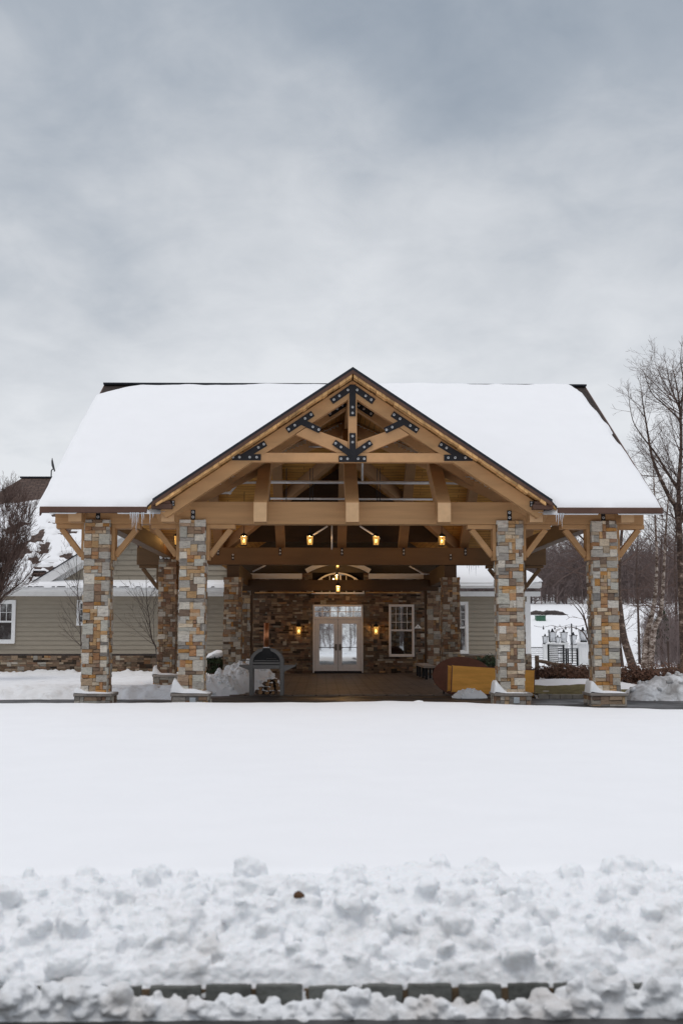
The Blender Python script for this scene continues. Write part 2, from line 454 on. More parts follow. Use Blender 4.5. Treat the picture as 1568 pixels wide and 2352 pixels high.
def grid(name, xs, ys, zf, m_, kind=None, label=None, cat=None, smooth=True):
    nx, ny = len(xs), len(ys)
    mb = MB()
    mb.v = [(x, y, zf(x, y)) for y in ys for x in xs]
    mb.f = [[j * nx + i, j * nx + i + 1, (j + 1) * nx + i + 1, (j + 1) * nx + i] for j in range(ny - 1) for i in range(nx - 1)]
    mb.mi = [0] * len(mb.f); mb.col = [None] * len(mb.f)
    o = mb.build(name, m_, smooth=smooth)
    if kind: o['kind'] = kind
    if label: o['label'] = label
    if cat: o['category'] = cat
    return o
def lin(a, b_, n): return [a + (b_ - a) * i / (n - 1) for i in range(n)]

# ------------------------------------------------------------------ stone facing
GREY = [(.44, .41, .365), (.50, .465, .415), (.40, .375, .335), (.52, .475, .41), (.37, .345, .31), (.44, .425, .375), (.57, .525, .455)]
SLATE = [(.25, .235, .22), (.30, .275, .25), (.22, .20, .18), (.33, .30, .265)]
OCHRE = [(.42, .255, .125), (.47, .295, .15), (.38, .22, .115), (.48, .345, .21), (.44, .225, .075), (.36, .19, .095)]
BROWN = [(.24, .16, .105), (.30, .205, .14), (.19, .135, .10), (.34, .245, .175), (.27, .165, .11), (.37, .275, .19)]
TAN = [(.48, .38, .27), (.55, .46, .35), (.42, .34, .255)]
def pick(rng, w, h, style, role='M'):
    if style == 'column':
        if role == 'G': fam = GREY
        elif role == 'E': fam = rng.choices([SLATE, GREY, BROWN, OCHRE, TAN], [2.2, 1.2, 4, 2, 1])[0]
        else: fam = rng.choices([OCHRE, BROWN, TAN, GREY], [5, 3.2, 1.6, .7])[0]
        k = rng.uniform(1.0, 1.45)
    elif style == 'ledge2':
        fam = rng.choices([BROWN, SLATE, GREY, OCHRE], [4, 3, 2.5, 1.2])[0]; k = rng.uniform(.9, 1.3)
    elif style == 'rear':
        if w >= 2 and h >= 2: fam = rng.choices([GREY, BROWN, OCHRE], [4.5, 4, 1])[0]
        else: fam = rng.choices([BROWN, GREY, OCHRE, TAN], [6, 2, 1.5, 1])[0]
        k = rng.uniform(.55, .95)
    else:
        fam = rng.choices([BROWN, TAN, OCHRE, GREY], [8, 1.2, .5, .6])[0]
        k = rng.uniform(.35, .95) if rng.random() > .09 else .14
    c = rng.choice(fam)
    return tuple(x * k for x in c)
SIZES = {'column': [(2, 2, 1.5), (3, 2, .8), (3, 1, 4), (2, 1, 5), (1, 2, .8), (1, 1, 1.0), (4, 1, 1.2)],
         'rear': [(2, 2, 4), (3, 2, 1.5), (3, 1, 3), (2, 1, 5), (1, 2, 2), (1, 1, 2), (4, 1, .8)],
         'ledge': [(3, 1, 4), (4, 1, 3), (2, 1, 4), (2, 2, 1.6), (3, 2, 1.4), (1, 1, 1.5), (5, 1, 1.2)]}
def stones(mb, org, u, v, n, W, H, unit, style, rng, proud=.034, holes=()):
    org, u, v, n = Vector(org), Vector(u), Vector(v), Vector(n)
    nu, nv = max(1, round(W / unit)), max(1, round(H / unit))
    du, dv = W / nu, H / nv
    used = [[False] * nu for _ in range(nv)]
    def inhole(a0, a1, b0, b1):
        return any(a1 > h[0] and a0 < h[1] and b1 > h[2] and b0 < h[3] for h in holes)
    pre = {}
    if style == 'column' and nu >= 5 and nv > 8:        # big grey blocks step up both corners, rusty layers between them
        for side, j in ((0, rng.randint(0, 1)), (1, rng.randint(2, 3))):
            while j < nv:
                h = min(rng.choice([2, 2, 3, 2]), nv - j); w = rng.choice([2, 3, 2, 2, 3])
                i = 0 if side == 0 else nu - w
                if all(not used[jj][ii] for jj in range(j, j + h) for ii in range(i, i + w)):
                    pre[(i, j)] = (w, h)
                    for jj in range(j, j + h):
                        for ii in range(i, i + w): used[jj][ii] = True
                j += h + rng.choice([1, 1, 2, 2, 3])
    cells = [(i, j, w, h, 'G') for (i, j), (w, h) in pre.items()]
    for j in range(nv):
        for i in range(nu):
            if used[j][i]: continue
            opts = []
            for w, h, p in SIZES[style]:
                if i + w > nu or j + h > nv: continue
                if any(used[jj][ii] for jj in range(j, j + h) for ii in range(i, i + w)): continue
                opts.append((w, h, p))
            w, h, _ = rng.choices(opts, [q[2] for q in opts])[0] if opts else (1, 1, 1)
            for jj in range(j, j + h):
                for ii in range(i, i + w): used[jj][ii] = True
            cells.append((i, j, w, h, 'E' if i == 0 or i + w == nu else 'M'))
    for i, j, w, h, role in cells:
            a0, a1, b0, b1 = i * du, (i + w) * du, j * dv, (j + h) * dv
            if inhole(a0 + .01, a1 - .01, b0 + .01, b1 - .01): continue
            g = .002; jt = min(.007, unit * .09)
            e0 = a0 + (g if i else -rng.uniform(-.006, .016)); e1 = a1 - (g if i + w < nu else -rng.uniform(-.006, .016))
            q = [(e0, b0 + g), (e1, b0 + g), (e1, b1 - g), (e0, b1 - g)]
            q = [(a + (rng.uniform(-jt, jt) if 0 < a < W - .001 else 0), b_ + rng.uniform(-jt, jt)) for a, b_ in q]
            d = rng.uniform(.2, 1) * proud
            ca, cb = sum(a for a, _ in q) / 4, sum(b_ for _, b_ in q) / 4
            inn = [(a + (ca - a) * min(.25, .008 / max(.01, abs(ca - a))), b_ + (cb - b_) * min(.3, .008 / max(.01, abs(cb - b_)))) for a, b_ in q]
            P = [org + u * a + v * b_ - n * .03 for a, b_ in q] + [org + u * a + v * b_ + n * (d - .006) for a, b_ in q] + \
                [org + u * a + v * b_ + n * (d + rng.uniform(-.003, .003)) for a, b_ in inn]
            fs = [(8, 9, 10, 11)] + [(k, (k + 1) % 4, (k + 1) % 4 + 4, k + 4) for k in range(4)] + [(k + 4, (k + 1) % 4 + 4, (k + 1) % 4 + 8, k + 8) for k in range(4)]
            mb.add(P, fs, pick(rng, w, h, style, role))
def stone_block(mb, x0, x1, y0, y1, z0, z1, unit, style, rng, faces='fblr'):
    mb.cur = 1
    mb.box(x0 + .025, x1 - .025, y0 + .025, y1 - .025, z0, z1)
    mb.cur = 0
    if 'f' in faces: stones(mb, (x0, y0, z0), (1, 0, 0), (0, 0, 1), (0, -1, 0), x1 - x0, z1 - z0, unit, style, rng)
    if 'b' in faces: stones(mb, (x1, y1, z0), (-1, 0, 0), (0, 0, 1), (0, 1, 0), x1 - x0, z1 - z0, unit, style, rng)
    if 'l' in faces: stones(mb, (x0, y1, z0), (0, -1, 0), (0, 0, 1), (-1, 0, 0), y1 - y0, z1 - z0, unit, style, rng)
    if 'r' in faces: stones(mb, (x1, y0, z0), (0, 1, 0), (0, 0, 1), (1, 0, 0), y1 - y0, z1 - z0, unit, style, rng)

XC = .68                                               # axis of the porte-cochere and the entrance
# ================================================================== THE SETTING: ground, snow, paving
def terr(x, y):
    z = -.45 + .05 * fbm(x * .06, y * .06, 2.0)
    z += 5.1 * sm(84, 119, y) + max(0, y - 119) * .055
    if y < -8: z += .35 * sm(8, 20, -y) + .9 * sm(24, 60, -y)
    return z
xs = [-320, -220, -150, -110] + lin(-90, 90, 91) + [110, 150, 220, 320]
ys = [-160, -110, -80] + lin(-60, 24, 43) + lin(27, 160, 68) + [180, 220, 280, 360, 460]
grid('ground', xs, ys, terr, 'snow', kind='structure')
def sheet(name, poly, z, m_, kind='structure'):
    mb = MB(); mb.add([(x, y, z) for x, y in poly], [tuple(range(len(poly)))])
    o = mb.build(name, m_); o['kind'] = kind
    return o
sheet('driveway', [(-60, 23.0), (40, 23.0), (40, 28.85), (5.3, 28.85), (5.3, 30.3), (-60, 30.3)], 0.0, 'asphalt')
grid('road', lin(-30, 30, 31), lin(-14, 5.99, 21), lambda x, y: -.285 + .006 * fbm(x, y), 'asphalt', kind='structure')
mb = MB(); mb.box(XC - 4.1, XC + 4.3, 30.3, 47.2, -.3, .03); o = mb.build('patio', 'paver', bevel=.01); o['kind'] = 'structure'

def field_z(x, y):                                     # the untouched snow of the island lawn
    z = .155 + .050 * sm(10, 24, y) + .022 * fbm(x * .22, y * .16, 5.0, 3) + .012 * fbm(x * .9, y * .5, 1.0, 3) + .007 * fbm(x * 2.2, y * 2.0, 8.0, 3)
    z -= .030 * max(0, x - 1.5) ** 1.15 * sm(14, 24, y) * .55
    edge = 24.15 + .18 * math.sin(x * .5 + 1) + .12 * fbm(x * .7, 3.3) - .05 * max(0, x - 3)
    d = edge - y
    if y < 7.25: z -= .10 * (1 - sm(7.03, 7.25, y))
    return z * (math.sqrt(sm(0, .5, d)) if d > 0 else 0) - (.04 if d <= 0 else 0)
grid('snow_field', [-30, -24, -19, -15] + lin(-12, 12, 241) + [15, 19, 24, 30], lin(7.04, 8.3, 16) + lin(8.4, 23.2, 150) + lin(23.26, 24.8, 30), field_z, 'snow', kind='structure')

# kerb of granite blocks along the road
rng = random.Random(4)
mb = MB(); x = -7.0
while x < 7.0:
    w = rng.uniform(.20, .27); yo = rng.uniform(-.006, .004); zt = -.172 + rng.uniform(-.008, .006)
    g = rng.uniform(.66, 1.05)
    mb.add([(x + a * w + rng.uniform(-.006, .006), 6.0 + yo + b_ * .11 + rng.uniform(-.004, .004), (-.34 if c == 0 else zt)) for c in (0, 1) for a, b_ in ((0, 0), (1, 0), (1, 1), (0, 1))],
           [(0, 3, 2, 1), (4, 5, 6, 7), (0, 1, 5, 4), (1, 2, 6, 5), (2, 3, 7, 6), (3, 0, 4, 7)], (.150 * g, .158 * g, .150 * g))
    x += w + rng.uniform(.022, .04)
mb.c = None; mb.col = [c or (.1, .075, .05) for c in mb.col]
mb.box(-7, 7, 6.014, 6.1, -.34, -.186, (.115, .080, .048))
o = mb.build('kerb', 'stone', bevel=.008); o['kind'] = 'structure'

# ------------------------------------------------------------------ ploughed snow
def chunk(mb, c, r, rng, seg=13, rings=9, squash=1.0):
    c = Vector(c); s = Vector((rng.uniform(0, 99), rng.uniform(0, 99), rng.uniform(0, 99)))
    planes = []
    for _ in range(rng.randint(6, 10)):
        n = Vector((rng.gauss(0, 1), rng.gauss(0, 1), rng.gauss(0, 1))).normalized(); planes.append((n, rng.uniform(.55, .9)))
    sx = rng.uniform(.75, 1.35); rot = Matrix.Rotation(rng.uniform(0, 6.28), 3, 'Z') @ Matrix.Rotation(rng.uniform(-.5, .5), 3, 'X')
    vs_ = []
    for i in range(rings + 1):
        ph = math.pi * i / rings
        for k in range(seg):
            t = 2 * math.pi * k / seg
            d = Vector((math.sin(ph) * math.cos(t), math.sin(ph) * math.sin(t), math.cos(ph)))
            rr = 1.0
            for n, q in planes:
                dt = d.dot(n)
                if dt > 0.05: rr = min(rr, q / dt)
            rr *= 1 + .30 * mnoise.fractal(d * 1.7 + s, 1, 2, 4)
            p = d * rr * r; p.x *= sx; p.z *= squash
            vs_.append(c + rot @ p)
    fs = [(i * seg + k, (i + 1) * seg + k, (i + 1) * seg + (k + 1) % seg, i * seg + (k + 1) % seg) for i in range(rings) for k in range(seg)]
    mb.add(vs_, fs)
def billow(x, y, z, f):
    return abs(mnoise.noise(Vector((x * f, y * f, z))))
def crust(x, y, seed, f):                               # broken slabs: each cell has its own height and tilt
    d, pts_ = mnoise.voronoi(Vector((x * f, y * f, seed)))
    p = pts_[0]
    h = mnoise.noise(p * 7.31 + Vector((seed, 0, 0)))
    tx, ty = mnoise.noise(p * 3.7), mnoise.noise(p * 5.1 + Vector((9, 2, 1)))
    edge = min(1, (d[1] - d[0]) * 4)
    return (h * .9 + tx * (x * f - p.x) + ty * (y * f - p.y)) * (.35 + .65 * edge) - .25 * (1 - edge)
def fused(name, m_, bx_, by_, zf, floor, chunks, voxel, label, cat, amp=(.018, .008)):
    mb = MB(); nx, ny = len(bx_), len(by_); n = nx * ny
    mb.v = [(x, y, zf(x, y)) for y in by_ for x in bx_] + [(x, y, floor) for y in by_ for x in bx_]
    F_ = []
    for j in range(ny - 1):
        for i in range(nx - 1):
            q = [j * nx + i, j * nx + i + 1, (j + 1) * nx + i + 1, (j + 1) * nx + i]
            F_.append(q); F_.append([n + k for k in q[::-1]])
    for i in range(nx - 1):
        F_.append([i + 1, i, n + i, n + i + 1]); k = (ny - 1) * nx + i; F_.append([k, k + 1, n + k + 1, n + k])
    for j in range(ny - 1):
        k = j * nx; F_.append([k, k + nx, n + k + nx, n + k]); k = j * nx + nx - 1; F_.append([k + nx, k, n + k, n + k + nx])
    mb.f = F_; mb.mi = [0] * len(F_); mb.col = [None] * len(F_)
    chunks(mb)
    o = mb.build(name, m_)
    rm = o.modifiers.new('fuse', 'REMESH'); rm.mode = 'VOXEL'; rm.voxel_size = voxel; rm.use_smooth_shade = True
    sm_ = o.modifiers.new('soften', 'SMOOTH'); sm_.factor = .5; sm_.iterations = 2
    for k, (sc, st) in enumerate(zip((.055, .018), amp)):
        tx = bpy.data.textures.new(name + '_grain', 'CLOUDS'); tx.noise_scale = sc; tx.noise_depth = 3
        d = o.modifiers.new('grain', 'DISPLACE'); d.texture = tx; d.strength = st * 2; d.mid_level = .5
    dg = bpy.context.evaluated_depsgraph_get(); dg.update()
    me = bpy.data.meshes.new_from_object(o.evaluated_get(dg)); o.modifiers.clear(); o.data = me
    return tag(o, label, cat, kind='stuff')
def bank_z(x, y):
    t = (y - 6.02) / 1.05
    top = field_z(x, 7.5)
    cr = .045 * fbm(x * .9, 7.7, 3, 3) + .03 * fbm(x * 3.1, 2.7, 3, 2)
    z = -.205 + .10 * sm(-.01, .05, t + .02 * mnoise.noise(Vector((x * 9, 1, 1)))) + (top + .105 - .02) * (.55 * sm(-.2, 1.05, t) + .45 * sm(.0, .45, t))
    z += max(0, cr) * sm(.3, .8, t) * (1 - sm(1.0, 1.4, t))
    w = sm(.0, .10, t) * (1 - .60 * sm(.30, .8, t)) * (1 - sm(.8, 1.25, t))
    wx = x + .06 * fbm(x * 4, y * 4, 8, 3); wy = y + .06 * fbm(x * 4 + 9, y * 4, 3, 3)
    z += w * (.11 * crust(wx, wy * 1.2, 1.0, 3.0) + .06 * crust(wx, wy, 6.0, 7.0) + .10 * (billow(wx, wy, 1, 4.2) - .22) + .05 * (billow(wx, wy, 4, 10) - .22))
    k = sm(1.15, 1.45, t)
    return z * (1 - k) + (top - .05) * k
def hit(px_, py, zf, y0, y1):                            # where a sight line meets the snow
    Y = y0
    while Y < y1:
        p = pt(px_, py, Y)
        if p.z <= zf(p.x, p.y): return p
        Y += .01
    return pt(px_, py, y1)
def bank_chunks(mb):
    rng = random.Random(11)
    for k in range(3000):
        x = rng.uniform(-4.2, 4.2); t = rng.betavariate(1.35, 1.5) * 1.12
        if t > .85 and mnoise.noise(Vector((x * 1.7, 3.3, 1))) < rng.uniform(-.3, .25): continue
        y = 6.05 + t * 1.05
        r = min(.095, .0135 * rng.paretovariate(1.45)) * (1.0 if t < .8 else .85)
        chunk(mb, (x, y, bank_z(x, y) + r * rng.uniform(-.35, .40)), r, rng, 8, 6, squash=rng.uniform(.5, 1.0))
    for px, py, r in ((560, 1952, .065), (578, 1960, .06), (592, 1975, .05), (566, 1985, .075), (545, 1975, .03), (600, 1998, .06), (800, 1995, .055), (780, 2012, .05), (825, 2020, .05), (1110, 1990, .06), (1132, 2000, .055), (1085, 2015, .05), (1095, 2000, .04), (980, 2015, .035), (1415, 1985, .07), (1440, 1978, .075), (1468, 1990, .075), (1390, 2005, .07), (1500, 2015, .06), (1525, 2025, .05), (1290, 2030, .05), (205, 2020, .05), (190, 2035, .05), (320, 2025, .05), (345, 2030, .045), (440, 2015, .045), (70, 2030, .05), (910, 2120, .07), (1250, 2160, .10), (1280, 2145, .06), (1100, 2170, .09), (600, 2140, .08), (640, 2130, .07), (120, 2110, .10), (160, 2105, .08), (90, 2130, .08), (700, 2170, .09), (860, 2180, .09), (1400, 2140, .09), (400, 2120, .09), (480, 2190, .08), (250, 2180, .08), (970, 2200, .08), (1180, 2205, .09), (1480, 2190, .1)):
        p = pt(px, py, 7.12) if py < 2050 else hit(px, py, bank_z, 6.05, 7.2); bz = bank_z(p.x, p.y)
        if py > 2050: p.z = bz + r * .1
        else: p.z = min(max(p.z - r * .5, bz + r * .1), bz + r * 1.2)
        chunk(mb, p, r * (.8 if py > 2050 else 1), rng, 12, 9, 1.0 if r < .08 else .7)
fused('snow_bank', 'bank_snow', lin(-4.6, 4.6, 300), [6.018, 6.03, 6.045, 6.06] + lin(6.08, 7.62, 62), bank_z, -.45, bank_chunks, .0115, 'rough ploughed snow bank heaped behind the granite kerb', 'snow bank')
def crumb_h(x): return .076 + .045 * fbm(x * 1.6, .4, 0, 3) + .048 * sm(.9, 1.7, x) + .050 * sm(-.85, -1.3, x)
def crumb_z(x, y):
    t = (y - 5.83 - .015 * fbm(x * 4, 1)) / .17
    prof = sm(0, .45, t) * (1 - .30 * sm(.75, 1.05, t))
    z = -.31 + prof * max(.03, crumb_h(x))
    wx = x + .03 * fbm(x * 8, y * 8, 8, 2)
    return z + prof * (.05 * (billow(wx, y, 2, 9) - .16) + .04 * crust(wx, y, 3.0, 8))
def crumb_chunks(mb):
    rng = random.Random(12)
    for k in range(1500):
        x = rng.uniform(-3.8, 3.8); y = 5.86 + .15 * rng.random()
        r = min(.060, .011 * rng.paretovariate(1.6)) * (1.25 if abs(x) > 1.0 else .8)
        chunk(mb, (x, y, crumb_z(x, y) + r * rng.uniform(-.3, .45)), r, rng, 8, 6, rng.uniform(.6, 1.0))
    for px_, py, r in ((62, 2290, .05), (120, 2278, .055), (145, 2290, .045), (250, 2272, .055), (275, 2285, .06), (30, 2290, .05), (200, 2290, .04), (440, 2300, .03), (790, 2280, .04), (815, 2268, .045), (840, 2285, .035), (1125, 2262, .06), (1150, 2280, .055), (1200, 2280, .045), (1260, 2290, .05), (1370, 2280, .065), (1420, 2270, .055), (1500, 2262, .065), (1540, 2270, .055), (1320, 2285, .045)):
        p = pt(px_, py, 5.91); p.z = crumb_z(p.x, p.y) + r * .55
        chunk(mb, p, r, rng, 11, 8, 1.15)
fused('snow_crumbs', 'crumb_snow', lin(-4.2, 4.2, 330), lin(5.80, 5.995, 16), crumb_z, -.36, crumb_chunks, .0085, 'ridge of broken snow lumps lying on the road against the kerb', 'snow', (.008, .004))

# dry leaf lying on the bank
p = hit(686, 2062, lambda x, y: bank_z(x, y) + .045, 6.05, 7.3)
mb = MB()
L = [(a * .62, b_ * .62) for a, b_ in [(-.045, 0), (-.03, .016), (.0, .022), (.028, .012), (.05, .0), (.026, -.014), (-.005, -.02), (-.032, -.012)]]
mb.add([(p.x + a, p.y + b_ * .9, p.z + b_ * .8 + .012 * math.cos(a * 40) - .004) for a, b_ in L] + [(p.x + a, p.y + b_ * .9, p.z + b_ * .8 + .012 * math.cos(a * 40) + .012) for a, b_ in L],
       [tuple(range(7, -1, -1)), tuple(range(8, 16))] + [(i, (i + 1) % 8, (i + 1) % 8 + 8, i + 8) for i in range(8)])
tag(mb.build('leaf', 'leaf_dry', smooth=True), 'single brown dry leaf lying on the snow bank', 'leaf')
# snow lump on the far edge of the field
p = pt(964, 1612, 24.0); mb = MB(); chunk(mb, (p.x, p.y, .16), .15, random.Random(3), 14, 9, .55)
tag(mb.build('snow_lump', 'snow', smooth=True), 'lone lump of snow on the far edge of the smooth field', 'snow lump')

# planting bed left of the porte-cochere, under snow
def bed_z(x, y):
    e = 28.55 + .22 * math.sin(x * .8) + .25 * fbm(x * .9, 2.2, 0, 3)
    d = y - e
    if d <= 0: return -.06
    z = .255 * sm(0, .55, d) ** .8 - .30 * sm(1.5, 8, d) + .10 * sm(9, 18, d)
    z += .12 * sm(-3.9, -3.1, x) * (1 - sm(1.5, 5, d))
    w = (1 - sm(.9, 2.6, d)) * sm(0, .15, d)
    z += w * (.10 * (billow(x, y, 3, 3.1) - .2) + .06 * crust(x, y, 2, 3.2) + .05 * (billow(x, y, 6, 7) - .2))
    z += .03 * fbm(x * .5, y * .5, 4, 3)
    if y > 45.6: z += .10 * sm(45.6, 46.6, y) * (.5 + 1.6 * fbm(x * 2.3, y * 2, 6, 3))
    return z
grid('snow_bed', lin(-24, XC - 3.95, 330), lin(28.3, 31.5, 70) + lin(31.7, 47.0, 60), bed_z, 'bed_snow', kind='structure')

# snow verge and lawn right of the drive
def verge_z(x, y):
    z = .07 - .52 * sm(36.5, 44, y) + .06 * fbm(x * .7, y * .7, 3, 4)
    if y < 29.1: z = -.08 + (z + .08) * sm(28.75, 29.1, y)
    z += .10 * sm(34.6, 36.2, y + .6 * fbm(x * .8, 1)) * (1 - sm(37.5, 39, y))
    z += .16 * sm(9.2, 11, x + .6 * fbm(x, y * .7, 7)) * (1 - sm(31, 36, y))
    return z
grid('snow_verge', lin(5.25, 26, 150), lin(28.7, 45, 120), verge_z, 'snow', kind='structure')
def lawn_z(x, y): return .105 + .04 * fbm(x * 1.1, y * 1.1, 9, 4) - .13 * sm(34.1, 35.4, y + .5 * fbm(x * .7, 5)) - .25 * sm(8.0, 8.9, x + .5 * fbm(y * .7, 2))
grid('lawn', lin(5.28, 9.2, 60), lin(28.98, 36, 90), lawn_z, 'lawn', kind='structure')
mb = MB(); x = 5.3
while x < 9.0:
    w = rng.uniform(.24, .3); mb.box(x, x + w, 28.84 + rng.uniform(0, .012), 28.99, -.1, .105 + rng.uniform(-.01, .01)); x += w + .012
o = mb.build('drive_kerb', 'kerb_concrete', bevel=.01); o['kind'] = 'structure'

def mound(name, label, cx, cy, rx, ry, h, m_, seed, chunks=14, rot=0, flat=0.0, base=0.0):
    rg = random.Random(seed); mb = MB(); n = 46
    xs_, ys_ = lin(-1.15, 1.15, n), lin(-1.15, 1.15, n)
    def hz(u, v):
        r = math.hypot(u, v) + .16 * fbm(u * 1.5 + seed, v * 1.5, seed, 3)
        z = h * max(0, 1 - r * r) ** .62
        z += (.16 * h * crust(u * 1.2 + seed, v * 1.2, seed, 2.6) + .18 * h * (billow(u, v, seed, 4.5) - .2)) * sm(1.05, .6, r)
        return z - (.06 if r > 1 else 0)
    ca, sa = math.cos(rot), math.sin(rot)
    mb.v = [(cx + (u * rx) * ca - (v * ry) * sa, cy + (u * rx) * sa + (v * ry) * ca, base + hz(u, v)) for v in ys_ for u in xs_]
    mb.f = [[j * n + i, j * n + i + 1, (j + 1) * n + i + 1, (j + 1) * n + i] for j in range(n - 1) for i in range(n - 1)]
    mb.mi = [0] * len(mb.f); mb.col = [None] * len(mb.f)
    for _ in range(chunks * 3):
        a = rg.uniform(0, 6.28); q = rg.uniform(.2, 1.05)
        u, v = q * math.cos(a), q * math.sin(a); r = rg.uniform(.03, .11) * h + .015
        chunk(mb, (cx + u * rx * ca - v * ry * sa, cy + u * rx * sa + v * ry * ca, base + max(0, hz(u, v)) + r * .05), r, rg, 9, 7)
    return tag(mb.build(name, m_, smooth=True), label, 'snow pile')
mound('snow_pile', 'dirty grey shovelled snow pile beside the outer right stone column', 9.0, 28.6, 1.75, .8, .62, 'grey_snow', 5, 22, .12)
mound('snow_pile', 'tall clean snow pile heaped behind the pizza oven', -2.05, 32.4, 1.0, 1.0, .78, 'snow', 8, 30)
mound('snow_pile', 'long low snow pile left of the pizza oven legs', -2.75, 30.9, .85, .7, .50, 'snow', 17, 22)
mound('snow_pile', 'small crumbled snow heap in front of the orange table tops', 3.66, 29.2, .42, .28, .22, 'snow', 21, 12)

# ================================================================== PORTE-COCHERE
PC = thing('porte_cochere', 'timber porte-cochere with stone columns and snow covered gabled roof', 'porte cochere', (XC, 32.27, 0))
EY, RY, BY, EZ, SL_ = 25.2, 32.27, 39.34, 4.27, .594    # front eave, ridge, back eave, eave height, pitch
GA, GP = 7.27, .674                                     # gable ridge height and pitch
HW = 6.68
def zmain(x, y): return EZ + SL_ * (y - EY) if y <= RY else EZ + SL_ * (BY - y)
def zgab(x, y): return GA - GP * abs(x - XC)
GW = (GA - EZ) / GP                                     # half width of the gable at the eaves
GV = EY + (GA - EZ) / SL_                               # where the gable ridge meets the front slope
GVb = BY - (GA - EZ) / SL_
def half(poly, s): return [(XC + s * x, y) for x, y in poly]
fr = [(-HW, EY), (-GW, EY), (0, GV), (0, RY), (-HW, RY)]
bk = [(-HW, BY), (-GW, BY), (0, GVb), (0, RY), (-HW, RY)]
gl = [(0, 24.93), (0, GV), (-GW, EY), (-GW + .22, 24.93)]
gb = [(0, 47.0), (0, GVb), (-GW, BY), (-GW, 47.0)]
t_sh = MB(); t_pf = MB(); t_pb = MB(); t_pg = MB(); t_pl = MB()
for s in (1, -1):
    t_sh.slab(half(fr, s), zmain, -.05, 0); t_sh.slab(half(bk, s), zmain, -.05, 0)
    t_pf.slab(half(fr, s), zmain, -.11, -.052); t_pb.slab(half(bk, s), zmain, -.11, -.052)
for s in (1, -1):
    t_sh.slab(half(gl, s), zgab, -.045, 0.004); t_sh.slab(half(gb, s), zgab, -.045, 0.004)
roof = t_sh.build('roof', 'shingle_front', PC)
t_pf.build('ceiling', 'plank_front', roof); t_pb.build('ceiling', 'plank_back', roof)
brick_mat('plank_gable_l', *PLK, .14, 2.4, .006, rot=(0, -GS, 0), off=0, grain=(26, 2.2, 3), amt=.4)
for s, mm in ((1, 'plank_gable_l'), (-1, 'plank_gable')):
    q = MB(); q.slab(half(gl, s), zgab, -.107, -.05); q.slab(half(gb, s), zgab, -.107, -.05); q.build('ceiling', mm, roof)
# rake boards of the front gable: dark shingle edge, brown fascia, rough plank ends
for s in (1, -1):
    def rk(y0, y1, t0, t1, x0=0, x1=GW - .19):
        q = MB()
        P = [(XC + s * x0, GA - GP * x0 + t0), (XC + s * x1, GA - GP * x1 + t0), (XC + s * x1, GA - GP * x1 + t1), (XC + s * x0, GA - GP * x0 + t1)]
        q.prism(P, y0, y1); return q
    rk(24.895, 24.93, -.03, .03).build('shingle_edge', 'shingle_edge', roof)
    rk(24.90, 24.928, -.115, -.033).build('fascia', 'fascia', PC)
    q = MB(); rg = random.Random(31 + s); x = .02
    while x < GW - .40:
        w = rg.uniform(.08, .17); pz = rg.uniform(-.012, .02)
        P = [(XC + s * x, GA - GP * x - .18 + pz), (XC + s * (x + w), GA - GP * (x + w) - .18 + pz), (XC + s * (x + w), GA - GP * (x + w) - .117), (XC + s * x, GA - GP * x - .117)]
        q.prism(P, 24.905 + rg.uniform(0, .02), 25.17); x += w + .006
    q.build('plank_ends', 'plank_edge', PC)
# eave gutters, drip edges and end rake boards
for s in (1, -1):
    a, b_ = sorted((XC + s * HW, XC + s * (GW - .05)))
    q = MB(); q.box(a, b_, 25.06, 25.20, 4.145, 4.275); q.build('gutter', 'fascia', PC, bevel=.012)
for s in (1, -1):
    q = MB(); x0, x1 = sorted((XC + s * HW, XC + s * GW)); q.box(x0, x1, 39.34, 39.46, 4.18, 4.27); q.build('gutter', 'fascia', PC, bevel=.012)
for s in (1, -1):
    q = MB(); x0, x1 = sorted((XC + s * (HW + .003), XC + s * (HW + .035)))
    for y0, y1 in ((EY, RY), (RY, BY)):
        q.prismx([(y0, zmain(0, y0) - .18), (y1, zmain(0, y1) - .18), (y1, zmain(0, y1) - .01), (y0, zmain(0, y0) - .01)], x0, x1)
    q.build('rake_board', 'fascia', PC)
q = MB(); q.beam((XC - HW - .03, RY, 8.475), (XC + HW + .03, RY, 8.475), .30, .05); q.build('ridge_cap', 'shingle_edge', PC)
# little return blocks at the feet of the gable
for s in (1, -1):
    q = MB(); x0, x1 = sorted((XC + s * 4.30, XC + s * 3.86))
    q.box(x0, x1, 24.98, 25.3, 4.23, 4.33); q.box(x0 + .04, x1 - .04, 25.0, 25.3, 4.332, 4.40)
    q.build('eave_return', 'fascia', PC, bevel=.008)

# main timbers
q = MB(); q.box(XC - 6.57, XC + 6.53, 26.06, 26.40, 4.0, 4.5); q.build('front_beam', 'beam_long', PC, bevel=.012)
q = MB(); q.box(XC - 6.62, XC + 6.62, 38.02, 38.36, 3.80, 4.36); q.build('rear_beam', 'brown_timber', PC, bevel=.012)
for x in (-5.62, 5.62):
    q = MB(); q.box(XC + x - .14, XC + x + .14, 26.42, 38.0, 4.02, 4.44); q.build('side_beam', 'brown_timber', PC, bevel=.01)
q = MB(); q.box(XC - HW + .1, XC + HW - .1, RY - .11, RY + .11, 7.90, 8.33); q.build('ridge_beam', 'beam', PC)
q = MB(); q.box(XC - .1, XC + .1, 25.45, GV + .3, 6.72, 7.08); q.build('gable_ridge_beam', 'beam', PC)
q = MB(); q.box(XC - .1, XC + .1, GVb - .3, 47.0, 6.72, 7.08); q.build('gable_ridge_beam', 'beam', PC)
RX = [-6.0, -4.0, -2.0, 0.0, 2.0, 4.0, 6.0]
